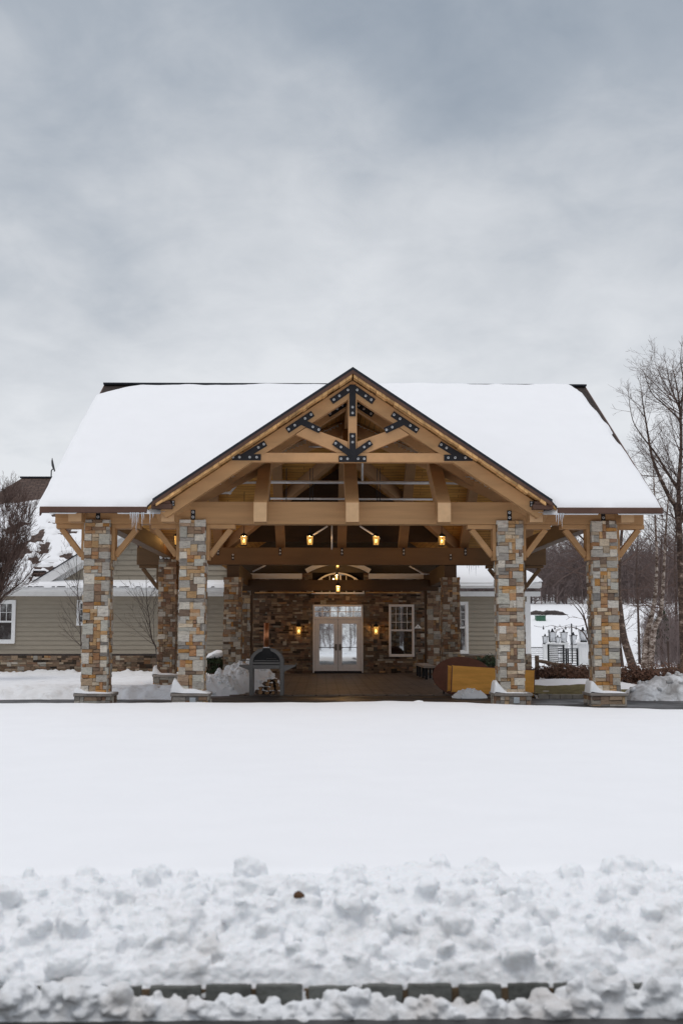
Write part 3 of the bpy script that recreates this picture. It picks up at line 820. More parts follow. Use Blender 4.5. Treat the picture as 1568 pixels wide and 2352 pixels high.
for x in RX:
    q = MB(); D0, D1 = .115, .47
    prof = [(25.42, zmain(0, 25.42) - D0), (25.42, 3.985), (25.80, 3.985), (26.05, zmain(0, 26.05) - D1), (RY - .12, zmain(0, RY - .12) - D1), (RY - .12, zmain(0, RY - .12) - D0)]
    if abs(x) < GW - .2: prof = [(25.42, 4.42)] + prof[1:]
    q.prismx(prof, XC + x - .145, XC + x + .145); r_ = q.build('rafter', 'beam', PC, bevel=.01)
    q = MB(); q.box(XC + x - .140, XC + x + .140, 25.408, 25.419, 3.99, 4.30 if abs(x) > GW - .2 else 4.41); q.build('end_grain_and_sky_light', 'beam_end', r_)  # end grain, its colour lightened also for the sky light on it
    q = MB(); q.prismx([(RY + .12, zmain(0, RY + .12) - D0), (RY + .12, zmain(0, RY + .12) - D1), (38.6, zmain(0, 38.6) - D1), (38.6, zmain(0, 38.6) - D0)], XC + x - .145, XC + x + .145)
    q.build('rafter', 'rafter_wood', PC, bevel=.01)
# valley timbers, front and rear
for s in (1, -1):
    for y0, yv in ((EY + .3, GV), (BY - .3, GVb)):
        q = MB(); a = Vector((XC + s * (GW - .25), y0, EZ - .12)); b_ = Vector((XC, yv, GA - .28))
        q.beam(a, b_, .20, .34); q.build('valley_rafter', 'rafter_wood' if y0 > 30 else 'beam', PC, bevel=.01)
# front truss
def zg(x): return GA - GP * abs(x)
q = MB(); q.prism([(XC - 2.42, 5.27), (XC + 2.42, 5.27), (XC + 2.56, 5.47), (XC - 2.56, 5.47)][::1], 25.20, 25.40)
TRUSS = q.build('gable_truss', 'truss', PC, bevel=.008)
q = MB(); q.box(XC - .095, XC + .095, 25.20, 25.40, 5.475, zg(0) - .40); q.build('king_post', 'truss', TRUSS, bevel=.008)
for s in (1, -1):
    q = MB(); x1 = 4.12
    q.prism([(XC, zg(0) - .20), (XC + s * x1, zg(x1) - .20), (XC + s * x1, zg(x1) - .20 - .12), (XC + s * (x1 - .12), zg(x1) - .54 + .10), (XC, zg(0) - .56)], 25.19, 25.41)
    q.build('rafter', 'beam', TRUSS, bevel=.01)
    q = MB(); q.prism([(XC + s * .10, 5.475), (XC + s * .33, 5.475), (XC + s * 1.235, zg(1.235) - .56), (XC + s * .985, zg(.985) - .562), (XC + s * .10, 5.72)], 25.215, 25.385)
    q.build('strut', 'truss', TRUSS, bevel=.008)
    q = MB(); q.prism([(XC, zg(0) - .16), (XC + s * 4.2, zg(4.2) - .16), (XC + s * 4.2, zg(4.2) - .40), (XC, zg(0) - .44)], 26.9, 27.12); q.build('inner_rafter', 'beam', PC, bevel=.01)
# steel plates with bolts
def plate(segs, y, parent, bolts, w=.135, br=.026, nm='steel_plate', yb=None):
    q = MB()
    for i, (a, b_) in enumerate(segs):
        av, bv = Vector((a[0], 0, a[1])), Vector((b_[0], 0, b_[1])); d = (bv - av).normalized(); nrm = Vector((-d.z, 0, d.x)) * (w / 2)
        P = [av - nrm, bv - nrm, bv + nrm, av + nrm]
        q.prism([(p.x, p.z) for p in P], y - .014 - .0022 * i, y)
    q.cur = 1
    for bx_, bz_ in bolts:
        q.tube([(bx_, y - .012, bz_), (bx_, y - .034, bz_)], br, 10)
    q.cur = 0
    for bx_, bz_ in bolts:
        q.tube([(bx_, y - .034, bz_), (bx_, y - .046, bz_)], br * .42, 6)
    return q.build(nm, ['steel_plate', 'bolt'], parent)
def along(a, b_, ts): return [(a[0] + (b_[0] - a[0]) * t, a[1] + (b_[1] - a[1]) * t) for t in ts]
yt = 25.188
ax = (XC, zg(0) - .35)
segs = [((XC, 6.27), (XC, zg(0) - .30))]; bl = along((XC, 6.35), (XC, 6.55), (0, .8))
bl = [(XC, 6.34), (XC, 6.47)]
for s in (1, -1):
    e = (XC + s * .46, zg(.46) - .365); segs.append((ax, e)); bl += along(ax, e, (.22, .62, .88))
plate(segs, yt, TRUSS, bl)
segs = [((XC - .30, 5.335), (XC + .30, 5.335)), ((XC, 5.30), (XC, 5.90))]; bl = [(XC - .25, 5.335), (XC - .11, 5.335), (XC + .12, 5.335), (XC + .25, 5.335), (XC, 5.70), (XC, 5.83)]
for s in (1, -1):
    e = (XC + s * .405, 5.70); segs.append(((XC + s * .02, 5.43), e)); bl += along((XC + s * .02, 5.43), e, (.6, .9))
plate(segs, yt, TRUSS, bl)
for s in (1, -1):
    c = (XC + s * 1.12, zg(1.12) - .36)
    a = (XC + s * .86, zg(.86) - .36); b_ = (XC + s * 1.42, zg(1.42) - .36); e = (XC + s * .70, 5.955)
    plate([(a, b_), (c, e)], yt, TRUSS, along(a, b_, (.07, .30, .70, .93)) + along(c, e, (.62, .92)))
    a = (XC + s * 1.88, zg(1.88) - .33); b_ = (XC + s * 2.36, zg(2.36) - .30)
    plate([((XC + s * 1.98, 5.365), (XC + s * 2.60, 5.365)), (a, b_)], yt, TRUSS, [(XC + s * 2.07, 5.365), (XC + s * 2.22, 5.365), (XC + s * 2.44, 5.365), (XC + s * 2.58, 5.365)] + along(a, b_, (.08, .32)))
    c = (XC + s * 3.93, zg(3.93) - .26)
    plate([((c[0] - .11, c[1]), (c[0] + .11, c[1]))], 25.18, PC, [(c[0] - .075, c[1] + .03), (c[0] + .075, c[1] + .03), (c[0] - .075, c[1] - .03), (c[0] + .075, c[1] - .03)], .125, .018)
    a = (XC + s * .05, zg(.05) - .30); b_ = (XC + s * .52, zg(.52) - .30)
    plate([(a, b_)], 26.89, PC, along(a, b_, (.3, .55, .9)), .13)
for x in (-5.62, -3.52, 3.52, 5.62):
    plate([((XC + x, 4.06), (XC + x, 4.31))], 26.06, PC, [(XC + x, 4.15), (XC + x, 4.26)], .095, .03)
for x in (-5.62, -4.0, -3.52, -2, 0, 2, 3.52, 4.0, 5.62):
    plate([((XC + x, 3.95 if abs(x) in (5.62, 3.52) else 4.10), (XC + x, 4.15 if abs(x) in (5.62, 3.52) else 4.36))], 38.02, PC,
          [(XC + x, 4.02 + (0 if abs(x) in (5.62, 3.52) else .15)), (XC + x, 4.12 + (0 if abs(x) in (5.62, 3.52) else .15))], .085, .026)

# stone columns with capped bases, timber cheeks and knee braces
def column(cx, y0, seed, style, ztop, base_bottom, cheeks=(1, 1), label=None, zb=4.0, braces=(1, 1), boxy=False, arm=.66):
    tm = 'beam' if style == 'column' else 'brown_timber'
    rg = random.Random(seed); h = .27
    q = MB(); stone_block(q, cx - h, cx + h, y0, y0 + 2 * h, .285, ztop, .08, style, rg)
    c = q.build('stone_column', ['stone', 'mortar'], PC)
    if label: c['label'] = label
    q = MB(); stone_block(q, cx - h - .105, cx + h + .105, y0 - .105, y0 + 2 * h + .105, base_bottom, .212, .10, 'rear' if style == 'rear' else 'ledge2', rg, 'flr')
    q.build('column_base', ['stone', 'mortar'], c)
    q = MB(); q.box(cx - h - .15, cx + h + .15, y0 - .15, y0 + 2 * h + .15, .214, .284); q.build('base_cap', 'stone_cap', c, bevel=.015)
    for s, on, br in ((-1, cheeks[0], braces[0]), (1, cheeks[1], braces[1])):
        if on:
            q = MB(); x0, x1 = sorted((cx + s * (h + .022), cx + s * (h + .10)))
            q.box(x0, x1, y0 + .10, y0 + .44, zb - .80, zb - .003); q.build('post_cheek', tm, c, bevel=.008)
        if br:
            q = MB(); x0, x1 = sorted((cx + s * (h + .10), cx + s * (h + arm)))
            q.box(x0, x1, y0 + .10, y0 + .40, zb - .10, zb - .003); q.build('corbel_board', tm, c, bevel=.008)
            q = MB(); q.beam((cx + s * (h + .10), y0 + .25, zb - .70), (cx + s * (h + arm - .10), y0 + .25, zb - .105), .15, .12); q.build('knee_brace', tm, c, bevel=.008)
    if boxy:
        q = MB(); q.box(cx + .0, cx + .13, y0 - .165, y0 - .105, .06, .19); q.build('junction_box', 'grey_plastic', c, bevel=.008)
    return c
SIZES['ledge2'] = [(2, 2, 3), (3, 1, 4), (2, 1, 4), (1, 2, 2), (1, 1, 1)]
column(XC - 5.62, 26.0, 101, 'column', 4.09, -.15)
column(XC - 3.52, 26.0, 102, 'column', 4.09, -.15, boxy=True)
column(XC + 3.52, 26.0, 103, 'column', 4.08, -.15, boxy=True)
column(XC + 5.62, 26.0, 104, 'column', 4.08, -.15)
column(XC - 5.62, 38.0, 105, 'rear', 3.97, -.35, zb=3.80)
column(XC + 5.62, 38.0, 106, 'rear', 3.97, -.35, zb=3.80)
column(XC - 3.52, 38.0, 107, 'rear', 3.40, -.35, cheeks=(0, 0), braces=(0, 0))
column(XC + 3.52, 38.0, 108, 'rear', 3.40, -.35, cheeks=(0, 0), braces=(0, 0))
for s in (-1, 1):
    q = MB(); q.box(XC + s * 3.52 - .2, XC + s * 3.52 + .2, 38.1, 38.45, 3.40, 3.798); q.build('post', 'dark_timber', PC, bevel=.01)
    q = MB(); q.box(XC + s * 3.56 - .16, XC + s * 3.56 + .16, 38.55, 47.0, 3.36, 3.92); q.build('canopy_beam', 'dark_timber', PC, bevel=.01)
    q = MB(); q.beam((XC + s * 3.35, 38.4, 4.02), (XC + s * 4.35, 38.4, 4.10), .2, .3); q.build('outrigger', 'brown_timber', PC)
    # low stone piers of the entrance
    rg = random.Random(60 + s); q = MB(); stone_block(q, XC + s * 3.62 - .27, XC + s * 3.62 + .27, 44.6, 45.1, .02, 3.35, .105, 'rear', rg)
    q.build('stone_column', ['stone', 'mortar'], PC)
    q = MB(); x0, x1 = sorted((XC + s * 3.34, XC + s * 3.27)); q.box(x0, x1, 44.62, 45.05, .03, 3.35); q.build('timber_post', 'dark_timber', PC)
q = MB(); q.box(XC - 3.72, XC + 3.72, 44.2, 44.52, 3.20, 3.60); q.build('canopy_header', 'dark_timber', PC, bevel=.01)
q = MB(); q.box(XC - 3.3, XC - .9, 46.72, 46.88, 3.19, 3.235); q.box(XC + 1.1, XC + 3.3, 46.72, 46.88, 3.19, 3.235); q.build('soffit_strip', 'plank_edge', PC)
# dark panel added across the rear gable opening to stand for its shade
q = MB(); q.prism([(XC - 3.9, 4.62), (XC + 3.9, 4.62), (XC, GA - .12)], 39.0, 39.06); q.build('gable_shade', 'dark_timber', PC)

# sprinkler pipes
def pipe(P, r=.03, nm='sprinkler_pipe'):
    q = MB(); q.tube(P, r, 8)
    for p in P[1:-1]: q.ball(p, r * 1.35, 8, 5)
    return q.build(nm, 'galvanised', PC, smooth=True)
pipe([pt(622, 1107, 30.6), pt(992, 1109, 30.6)], .042)
pipe([pt(480, 1132, 30.6), pt(528, 1132, 30.6), pt(548, 1109, 30.6), pt(622, 1107, 30.6)], .034)
pipe([pt(992, 1109, 30.6), pt(1088, 1111, 30.6)], .03)
pipe([pt(620, 1145, 33.5), pt(1000, 1147, 33.5)], .03)
pipe([pt(705, 1026, 29.0), pt(896, 1026, 29.0)], .022)
pipe([pt(832, 965, 30.6), pt(832, 1107, 30.6)], .026)
pipe([pt(762, 1205, 36.5), pt(762, 1262, 36.5)], .022)
pipe([pt(705, 1238, 37), pt(752, 1208, 37)], .03)
pipe([pt(872, 1238, 37), pt(826, 1208, 37)], .03)
pipe([pt(580, 1313, 42.5), pt(610, 1298, 42.5)], .03)
pipe([pt(940, 1300, 42.5), pt(972, 1318, 42.5), pt(985, 1318, 42.5)], .03)
for px in (658, 712, 718, 620, 866, 872):
    a = pt(px, 1075, 33.0)
    q = MB(); q.tube([a, (a.x, a.y, a.z - 1.3)], .010, 5); q.build('hanger_rod', 'black_metal', PC)

# ------------------------------------------------------------------ snow on the porte-cochere roof
def pdist(x, y, poly):                                  # signed distance to a polygon edge (inside positive)
    ins = False; best = 1e9; n = len(poly)
    for i in range(n):
        x0, y0 = poly[i]; x1, y1 = poly[(i + 1) % n]
        if (y0 > y) != (y1 > y) and x < (x1 - x0) * (y - y0) / (y1 - y0) + x0: ins = not ins
        dx, dy = x1 - x0, y1 - y0; t = max(0, min(1, ((x - x0) * dx + (y - y0) * dy) / (dx * dx + dy * dy)))
        best = min(best, math.hypot(x - x0 - t * dx, y - y0 - t * dy))
    return best if ins else -best
def roof_snow(name, label, poly, zf, T, seed, bx_, by_, step=.09, jag=.06, rnd=.22):
    nx, ny = int((bx_[1] - bx_[0]) / step) + 1, int((by_[1] - by_[0]) / step) + 1
    V = []; ok = []
    for j in range(ny):
        for i in range(nx):
            x = bx_[0] + (bx_[1] - bx_[0]) * i / (nx - 1); y = by_[0] + (by_[1] - by_[0]) * j / (ny - 1)
            d = pdist(x, y, poly) + jag * fbm(x * 1.3, y * 1.3, seed, 3)
            t = min(1, max(0, d / rnd))
            h = T * math.sqrt(max(0, 1 - (1 - t) ** 2)) * (1 + .16 * fbm(x * .5, y * .5, seed + 4, 3) + .05 * fbm(x * 2.2, y * 1.6, seed, 3)) if d > 0 else -.08
            V.append((x, y, zf(x, y) + h)); ok.append(d > -step * 1.6)
    mb = MB(); mb.v = V
    for j in range(ny - 1):
        for i in range(nx - 1):
            q = [j * nx + i, j * nx + i + 1, (j + 1) * nx + i + 1, (j + 1) * nx + i]
            if any(ok[k] for k in q): mb.f.append(q); mb.mi.append(0); mb.col.append(None)
    # drop unused vertices
    used = sorted({k for f in mb.f for k in f}); rm = {k: n for n, k in enumerate(used)}
    mb.v = [mb.v[k] for k in used]; mb.f = [[rm[k] for k in f] for f in mb.f]
    return tag(mb.build(name, 'snow', smooth=True), label, 'snow', kind='stuff')
sp = [(XC - HW - .10, EY - .11), (XC - GW + .02, EY - .11), (XC, GV + .06), (XC + GW - .02, EY - .11), (XC + HW + .02, EY - .11), (XC + HW - .02, EY + 2.5), (XC + HW - .10, RY - 2.0), (XC + HW - .18, RY - .75), (XC + HW - .42, RY - .12), (XC + 2, RY - .10), (XC - 2, RY - .18), (XC - HW + 1.0, RY - .30), (XC - HW + .3, RY - .62), (XC - HW - .10, RY - .95)]
roof_snow('roof_snow', 'deep smooth snow blanket on the front slope of the porte-cochere roof', sp, zmain, .17, 3, (XC - HW - .05, XC + HW + .03), (EY - .12, RY), jag=.05)
# snow wedges on the column bases
def capsnow(name, label, cx, y0, side, h=.15, front=.05):
    mb = MB(); nx, ny = 26, 16
    def hz(x, y):
        u = side * (x - cx) / .42                       # -1..1, high on the 'side'
        z = front * (1 - max(0, -u) ** 2) if u > -1 else 0
        z += h * sm(.25, .95, u) * (1 - sm(.98, 1.15, u))
        ed = min(1, (1.0 - abs(x - cx) / .425) * 8, (y - (y0 - .155)) * 14 + .02)
        return z * max(0, ed) ** .6 * (1 + .25 * fbm(x * 3, y * 3, cx))
    xs_, ys_ = lin(cx - .425, cx + .425, nx), lin(y0 - .155, y0 + .42, ny)
    mb.add([(x, y, .278 + hz(x, y)) for y in ys_ for x in xs_], [(j * nx + i, j * nx + i + 1, (j + 1) * nx + i + 1, (j + 1) * nx + i) for j in range(ny - 1) for i in range(nx - 1)])
    return tag(mb.build(name, 'snow', smooth=True), label, 'snow')
capsnow('cap_snow', 'snow drift on the base cap of the leftmost front column', XC - 5.62, 26.0, -1, .10, .04)
capsnow('cap_snow', 'snow drift overhanging the base cap of the second front column from the left', XC - 3.52, 26.0, -1, .20, .10)
capsnow('cap_snow', 'pointed snow drift on the base cap of the column hiding the orange table', XC + 3.52, 26.0, -1, .26, .02)
capsnow('cap_snow', 'pointed snow drift on the base cap of the rightmost front column', XC + 5.62, 26.0, -1, .24, .05)
capsnow('cap_snow', 'snow drift on the base cap of the rear left column by the bare sapling', XC - 5.62, 38.0, -1, .25, .05)
capsnow('cap_snow', 'thin snow on the base cap of the column behind the pizza oven', XC - 3.52, 38.0, -1, .06, .07)

# icicles at the foot of the gable valleys
def icicle(p, L, r, label, group):
    q = MB(); rg = random.Random(int(p[0] * 999)); n = 7
    q.tube([(p[0] + rg.uniform(-.004, .004), p[1], p[2] - L * k / n) for k in range(n + 1)], [r * (1 - k / n) ** .8 * rg.uniform(.85, 1.1) + .002 for k in range(n + 1)], 7)
    return tag(q.build('icicle', 'ice', smooth=True), label, 'icicle', group)
rg = random.Random(2)
for k, (px, L) in enumerate(((300, .16), (305, .34), (309, .30), (314, .42), (318, .22), (327, .30), (331, .16), (345, .24), (352, .12))):
    p = pt(px, 1172, 25.05); icicle((p.x, 25.05, 4.15), L, .011, 'clear icicle hanging from the gutter left of the front gable', 'icicles left of the gable')
for k, (px, L) in enumerate(((1276, .20), (1281, .26), (1285, .18), (1289, .30), (1293, .12))):
    p = pt(px, 1172, 25.05); icicle((p.x, 25.05, 4.15), L, .010, 'short clear icicle hanging from the gutter right of the front gable', 'icicles right of the gable')
for k, (px, L) in enumerate(((1072, .3), (1077, .5), (1082, .42), (1087, .35), (1092, .55), (1098, .3))):
    p = pt(px, 1299, 40.5); icicle((p.x, 40.5, 4.12), L, .014, 'long icicle under the canopy eave in front of the snowy right wing roof', 'icicles under the canopy eave')

# ================================================================== CLUBHOUSE
CH = thing('clubhouse', 'taupe lap sided clubhouse with stone entrance wall and snowy roofs', 'building', (XC, 47.0, 0))
WY = 47.0
def siding(x0, x1, z0, z1, y, name, m_='siding', expo=.178, clip=None, joints=0, rg=None):
    q = MB(); z = z0; k = 0
    while z < z1 - .01:
        zt = min(z + expo, z1)
        a, b_ = (x0, x1)
        if clip:
            lo, hi = clip(z + .5 * expo); a, b_ = max(x0, lo), min(x1, hi)
            if b_ - a < .05: z += expo; k += 1; continue
            lt, ht = clip(zt); at_, bt = max(x0, lt), min(x1, ht)
            lb, hb = clip(z); ab, bb = max(x0, lb), min(x1, hb)
        else: at_, bt, ab, bb = a, b_, a, b_
        q.add([(ab, y - .034, z), (bb, y - .034, z), (bt, y - .003, zt), (at_, y - .003, zt), (ab, y + .03, z), (bb, y + .03, z)], [(0, 1, 2, 3), (0, 4, 5, 1)])
        if joints and rg:
            x = a + rg.uniform(.2, joints)
            while x < b_: q.box(x, x + .008, y - .036, y - .002, z + .004, zt); x += rg.uniform(.6, 1.2) * joints
        z += expo; k += 1
    return q.build(name, m_, CH)
rg = random.Random(77)
# left wing
siding(-22.5, XC - 3.9, .80, 3.12, WY, 'wall')
q = MB(); q.box(-22.5, XC - 3.9, WY - .045, WY + .05, .725, .80); q.build('sill_board', 'rock', CH, bevel=.008)
def ledge_wall(x0, x1, z0, z1, y, unit, seed, holes=(), nm='stone_wall', style='ledge'):
    q = MB(); q.cur = 1
    hs = [(a - x0, b_ - x0, c - z0, d - z0) for a, b_, c, d in holes]
    cuts = sorted({x0, x1, *[h[0] for h in holes], *[h[1] for h in holes]})
    for a, b_ in zip(cuts, cuts[1:]):
        segs_ = [(z0, z1)]
        for h in holes:
            if h[0] <= a + 1e-6 and h[1] >= b_ - 1e-6:
                segs_ = [t for s0, s1 in segs_ for t in ((s0, min(s1, h[2])), (max(s0, h[3]), s1)) if t[1] - t[0] > .01]
        for s0, s1 in segs_: q.box(a, b_, y + .004, y + .12, s0, s1)
    q.cur = 0
    stones(q, (x0, y, z0), (1, 0, 0), (0, 0, 1), (0, -1, 0), x1 - x0, z1 - z0, unit, style, random.Random(seed), .03, hs)
    return q.build(nm, ['stone', 'mortar'], CH)
ledge_wall(-15.5, XC - 3.9, -.45, .725, WY - .09, .085, 5)
q = MB(); q.box(-22.5, -15.6, WY - .08, WY + .05, -.45, .725); q.build('stone_wall', 'rock', CH)
# entrance wall with openings for doors, side window and arched window
DX0, DX1, DZ = XC - .97, XC + .97, 2.735
WX0, WX1, WZ0, WZ1 = XC + 2.02, XC + 3.02, .70, 2.75
FZ0, FR = 3.20, 1.02                                     # arched window: sill height, half width
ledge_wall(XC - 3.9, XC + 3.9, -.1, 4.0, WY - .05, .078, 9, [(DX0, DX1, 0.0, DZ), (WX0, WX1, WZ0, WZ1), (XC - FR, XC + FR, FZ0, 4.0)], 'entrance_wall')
# tympanum above: siding with shade in its colour, white band, arched hood
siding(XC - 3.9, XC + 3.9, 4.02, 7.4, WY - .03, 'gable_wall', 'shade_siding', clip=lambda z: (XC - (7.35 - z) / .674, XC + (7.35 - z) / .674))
q = MB(); q.box(XC - 3.62, XC - 1.43, WY - .30, WY - .032, 3.76, 3.97); q.build('frieze_board', 'white_trim', CH, bevel=.01)
q = MB(); q.box(XC + 1.22, XC + 3.62, WY - .30, WY - .032, 3.76, 3.97); q.build('frieze_board', 'white_trim', CH, bevel=.01)
def arc_band(r_half, rise, zbase, th, y0, y1, n=24, legs=0):
    Rr = (r_half ** 2 + rise ** 2) / (2 * rise); zc = zbase + rise - Rr; a0 = math.asin(r_half / Rr)
    inn = [(XC + Rr * math.sin(t), zc + Rr * math.cos(t)) for t in lin(-a0, a0, n)]
    out = [(XC + (Rr + th) * math.sin(t), zc + (Rr + th) * math.cos(t)) for t in lin(-a0, a0, n)]
    q = MB()
    for i in range(n - 1): q.prism([inn[i], inn[i + 1], out[i + 1], out[i]], y0, y1)
    return q, inn
q, _i = arc_band(1.22, .34, 3.99, .17, WY - .42, WY - .035); q.build('arched_hood', 'white_trim', CH)
# arched window (frame > pane, muntin)
q, inn = arc_band(.98, .52, 3.44, .06, WY - .12, WY + .02)
q.box(XC - 1.045, XC + 1.045, WY - .13, WY + .02, 3.165, 3.235); q.box(XC - 1.04, XC - .98, WY - .12, WY + .02, 3.235, 3.46); q.box(XC + .98, XC + 1.04, WY - .12, WY + .02, 3.235, 3.46)
fw_ = q.build('arched_window', 'white_trim', CH)
q = MB(); q.prism([(XC - .98, 3.236)] + inn + [(XC + .98, 3.236)], WY - .02, WY - .01); q.build('pane', 'window_glass', fw_)
q = MB()
for x in (-.65, -.33, 0, .33, .65): q.box(XC + x - .011, XC + x + .011, WY - .05, WY - .022, 3.236, 3.42 + .5 * math.sqrt(max(0, 1 - (x / 1.0) ** 2)))
q.box(XC - .13, XC - .06, WY - .055, WY - .022, 3.45, 3.93); q.box(XC + .06, XC + .13, WY - .055, WY - .022, 3.45, 3.93); q.box(XC - .97, XC + .97, WY - .048, WY - .023, 3.44, 3.47)
q.build('muntin', 'white_trim', fw_)
q = MB(); q.box(XC - 4.2, XC + 4.2, WY + .35, WY + .4, -.1, 4.4); q.build('interior', 'room_dark', CH)
# double doors with transom
q = MB(); q.box(DX0 - .02, DX0 + .05, WY - .16, WY + .02, .05, DZ); q.box(DX1 - .05, DX1 + .02, WY - .16, WY + .02, .05, DZ)
q.box(DX0 + .05, DX1 - .05, WY - .16, WY + .02, DZ - .07, DZ); q.box(DX0 + .05, DX1 - .05, WY - .15, WY + .02, 2.17, 2.26)
fr_ = q.build('door_frame', 'door_paint', CH, bevel=.006)
q = MB(); q.box(DX0 + .05, DX1 - .05, WY - .055, WY - .045, 2.262, DZ - .072); q.build('pane', 'door_glass', fr_)
q = MB()
for k in range(1, 6): x = DX0 + .05 + (DX1 - DX0 - .1) * k / 6; q.box(x - .013, x + .013, WY - .08, WY - .057, 2.262, DZ - .072)
q.box(DX0 + .05, DX1 - .05, WY - .078, WY - .058, 2.445, 2.475); q.build('muntin', 'door_paint', fr_)
q = MB(); q.box(DX0 + .03, DX1 - .03, WY - .22, WY + .02, .031, .115); q.build('threshold', 'oven_black', fr_)
for s in (-1, 1):
    a, b_ = sorted((XC + s * .006, XC + s * .915)); g0, g1 = sorted((XC + s * .165, XC + s * .735)); z0, z1 = .125, 2.165
    q = MB(); y0, y1 = WY - .12, WY - .07
    q.box(a, g0, y0, y1, z0, z1); q.box(g1, b_, y0, y1, z0, z1); q.box(g0, g1, y0, y1, z0, .37); q.box(g0, g1, y0, y1, 1.98, z1)
    d = q.build('door', 'door_paint', CH, bevel=.005)
    q = MB(); q.box(g0, g1, WY - .10, WY - .09, .37, 1.98); q.build('pane', 'door_glass', d)
    q = MB(); q.box(min(a, b_) + (.03 if s > 0 else .79), min(a, b_) + (.12 if s > 0 else .88), y0 - .012, y0, .93, 1.18)
    q.tube([(XC + s * .075, y0 - .012, 1.03), (XC + s * .075, y0 - .06, 1.03), (XC + s * .19, y0 - .06, 1.03)], .012, 6); q.build('handle', 'steel', d)
    q = MB(); q.tube([(XC + s * .15, y0 - .05, 1.05), (XC + s * .75, y0 - .05, 1.05)], .014, 6); q.build('push_bar', 'oven_black', d)
# windows
def window(x0, x1, z0, z1, y, cols, rows, trim=.075, m_='white_trim', single=False):
    q = MB()
    q.box(x0, x0 + trim, y - .07, y + .02, z0, z1); q.box(x1 - trim, x1, y - .07, y + .02, z0, z1)
    q.box(x0 + trim, x1 - trim, y - .07, y + .02, z1 - trim, z1); q.box(x0 - .0, x1, y - .095, y - .0705, z0 - .02, z0 + trim * .8); q.box(x0 + trim, x1 - trim, y - .07, y + .02, z0, z0 + trim * .9)
    f = q.build('window', m_, CH, bevel=.005)
    a, b_, c, d = x0 + trim, x1 - trim, z0 + trim * .9, z1 - trim
    zm = (c + d) / 2 if not single else c
    t = .035
    for nm, za, zb_, yy, gr in (('sash', zm, d, y - .045, True), ('sash', c, zm, y - .025, False)):
        if zb_ - za < .05: continue
        q = MB(); q.box(a, a + t, yy, yy + .025, za, zb_); q.box(b_ - t, b_, yy, yy + .025, za, zb_)
        q.box(a + t, b_ - t, yy, yy + .025, zb_ - t, zb_); q.box(a + t, b_ - t, yy, yy + .025, za, za + t)
        if gr:
            for k in range(1, cols): x = a + (b_ - a) * k / cols; q.box(x - .009, x + .009, yy + .001, yy + .018, za + t, zb_ - t)
            for k in range(1, rows): z = za + (zb_ - za) * k / rows; q.box(a + t, b_ - t, yy + .002, yy + .017, z - .009, z + .009)
        q.build('sash', m_, f)
        q = MB(); q.box(a + .01, b_ - .01, yy + .020, yy + .024, za + .01, zb_ - .01); q.build('pane', 'window_glass', f)
    return f
window(WX0, WX1, WZ0, WZ1, WY - .07, 4, 3, .055, 'door_paint')
window(-13.75, -12.07, 1.22, 2.92, WY - .03, 6, 2, .12)
window(-9.66, -8.42, 1.93, 2.92, WY - .03, 4, 3, .10, single=True)
window(-5.80, -4.54, 1.93, 2.92, WY - .03, 4, 3, .10, single=True)
# right wing
RXE = 8.36
siding(XC + 3.9, RXE - .15, .80, 3.12, WY, 'wall')
q = MB(); q.box(RXE - .15, RXE, WY - .04, WY + .1, .72, 3.12); q.build('corner_board', 'white_trim', CH, bevel=.008)
q = MB(); q.box(RXE - .012, RXE, WY + .101, WY + 9, .72, 3.12); q.build('wall', 'siding', CH)
q = MB(); q.box(XC + 3.9, RXE, WY - .055, WY + .05, .725, .80); q.build('sill_board', 'stone_cap', CH, bevel=.008)
ledge_wall(XC + 3.9, RXE, -.45, .725, WY - .09, .085, 15)
window(4.86, 5.86, .82, 2.86, WY - .03, 4, 3, .10)
window(7.66, 8.20, .82, 2.86, WY - .03, 2, 3, .09)
# eaves
for x0, x1, zt, nm in ((-22.5, XC - 4.45, 3.42, 'l'), (XC + 4.45, RXE + .36, 3.62, 'r')):
    q = MB(); q.box(x0, x1, WY - .30, WY - .026, 3.07, 3.26); q.build('frieze_board', 'white_trim', CH, bevel=.008)
    q = MB(); q.prismx([(WY - .60, zt - .14), (WY - .60, zt), (WY - .33, zt), (WY - .33, zt - .22), (WY - .52, zt - .22)], x0, x1); q.build('gutter', 'white_trim', CH, bevel=.012)
    q = MB(); q.box(x0, x1, WY - .325, WY, zt - .22, zt - .16); q.build('soffit', 'white_trim', CH)
# right wing hip roof with its snow
def zhip(x, y): return min(3.60 + .58 * (y - (WY - .55)), 3.60 + .58 * (RXE + .36 - x))
q = MB(); pr_ = [(XC + 4.45, WY - .55), (RXE + .36, WY - .55), (RXE + .36 - 4.0, WY - .55 + 4.0), (XC + 4.45, WY - .55 + 4.0)]
q.slab([pr_[0], pr_[1], pr_[2], (XC + 4.45, WY - .55 + 4)], lambda x, y: 3.60 + .58 * (y - (WY - .55)), -.08, 0)
q.slab([pr_[1], (RXE + .36, WY + 7.5), pr_[2]], lambda x, y: 3.60 + .58 * (RXE + .36 - x), -.08, 0)
q.build('roof', 'shingle_main', CH)
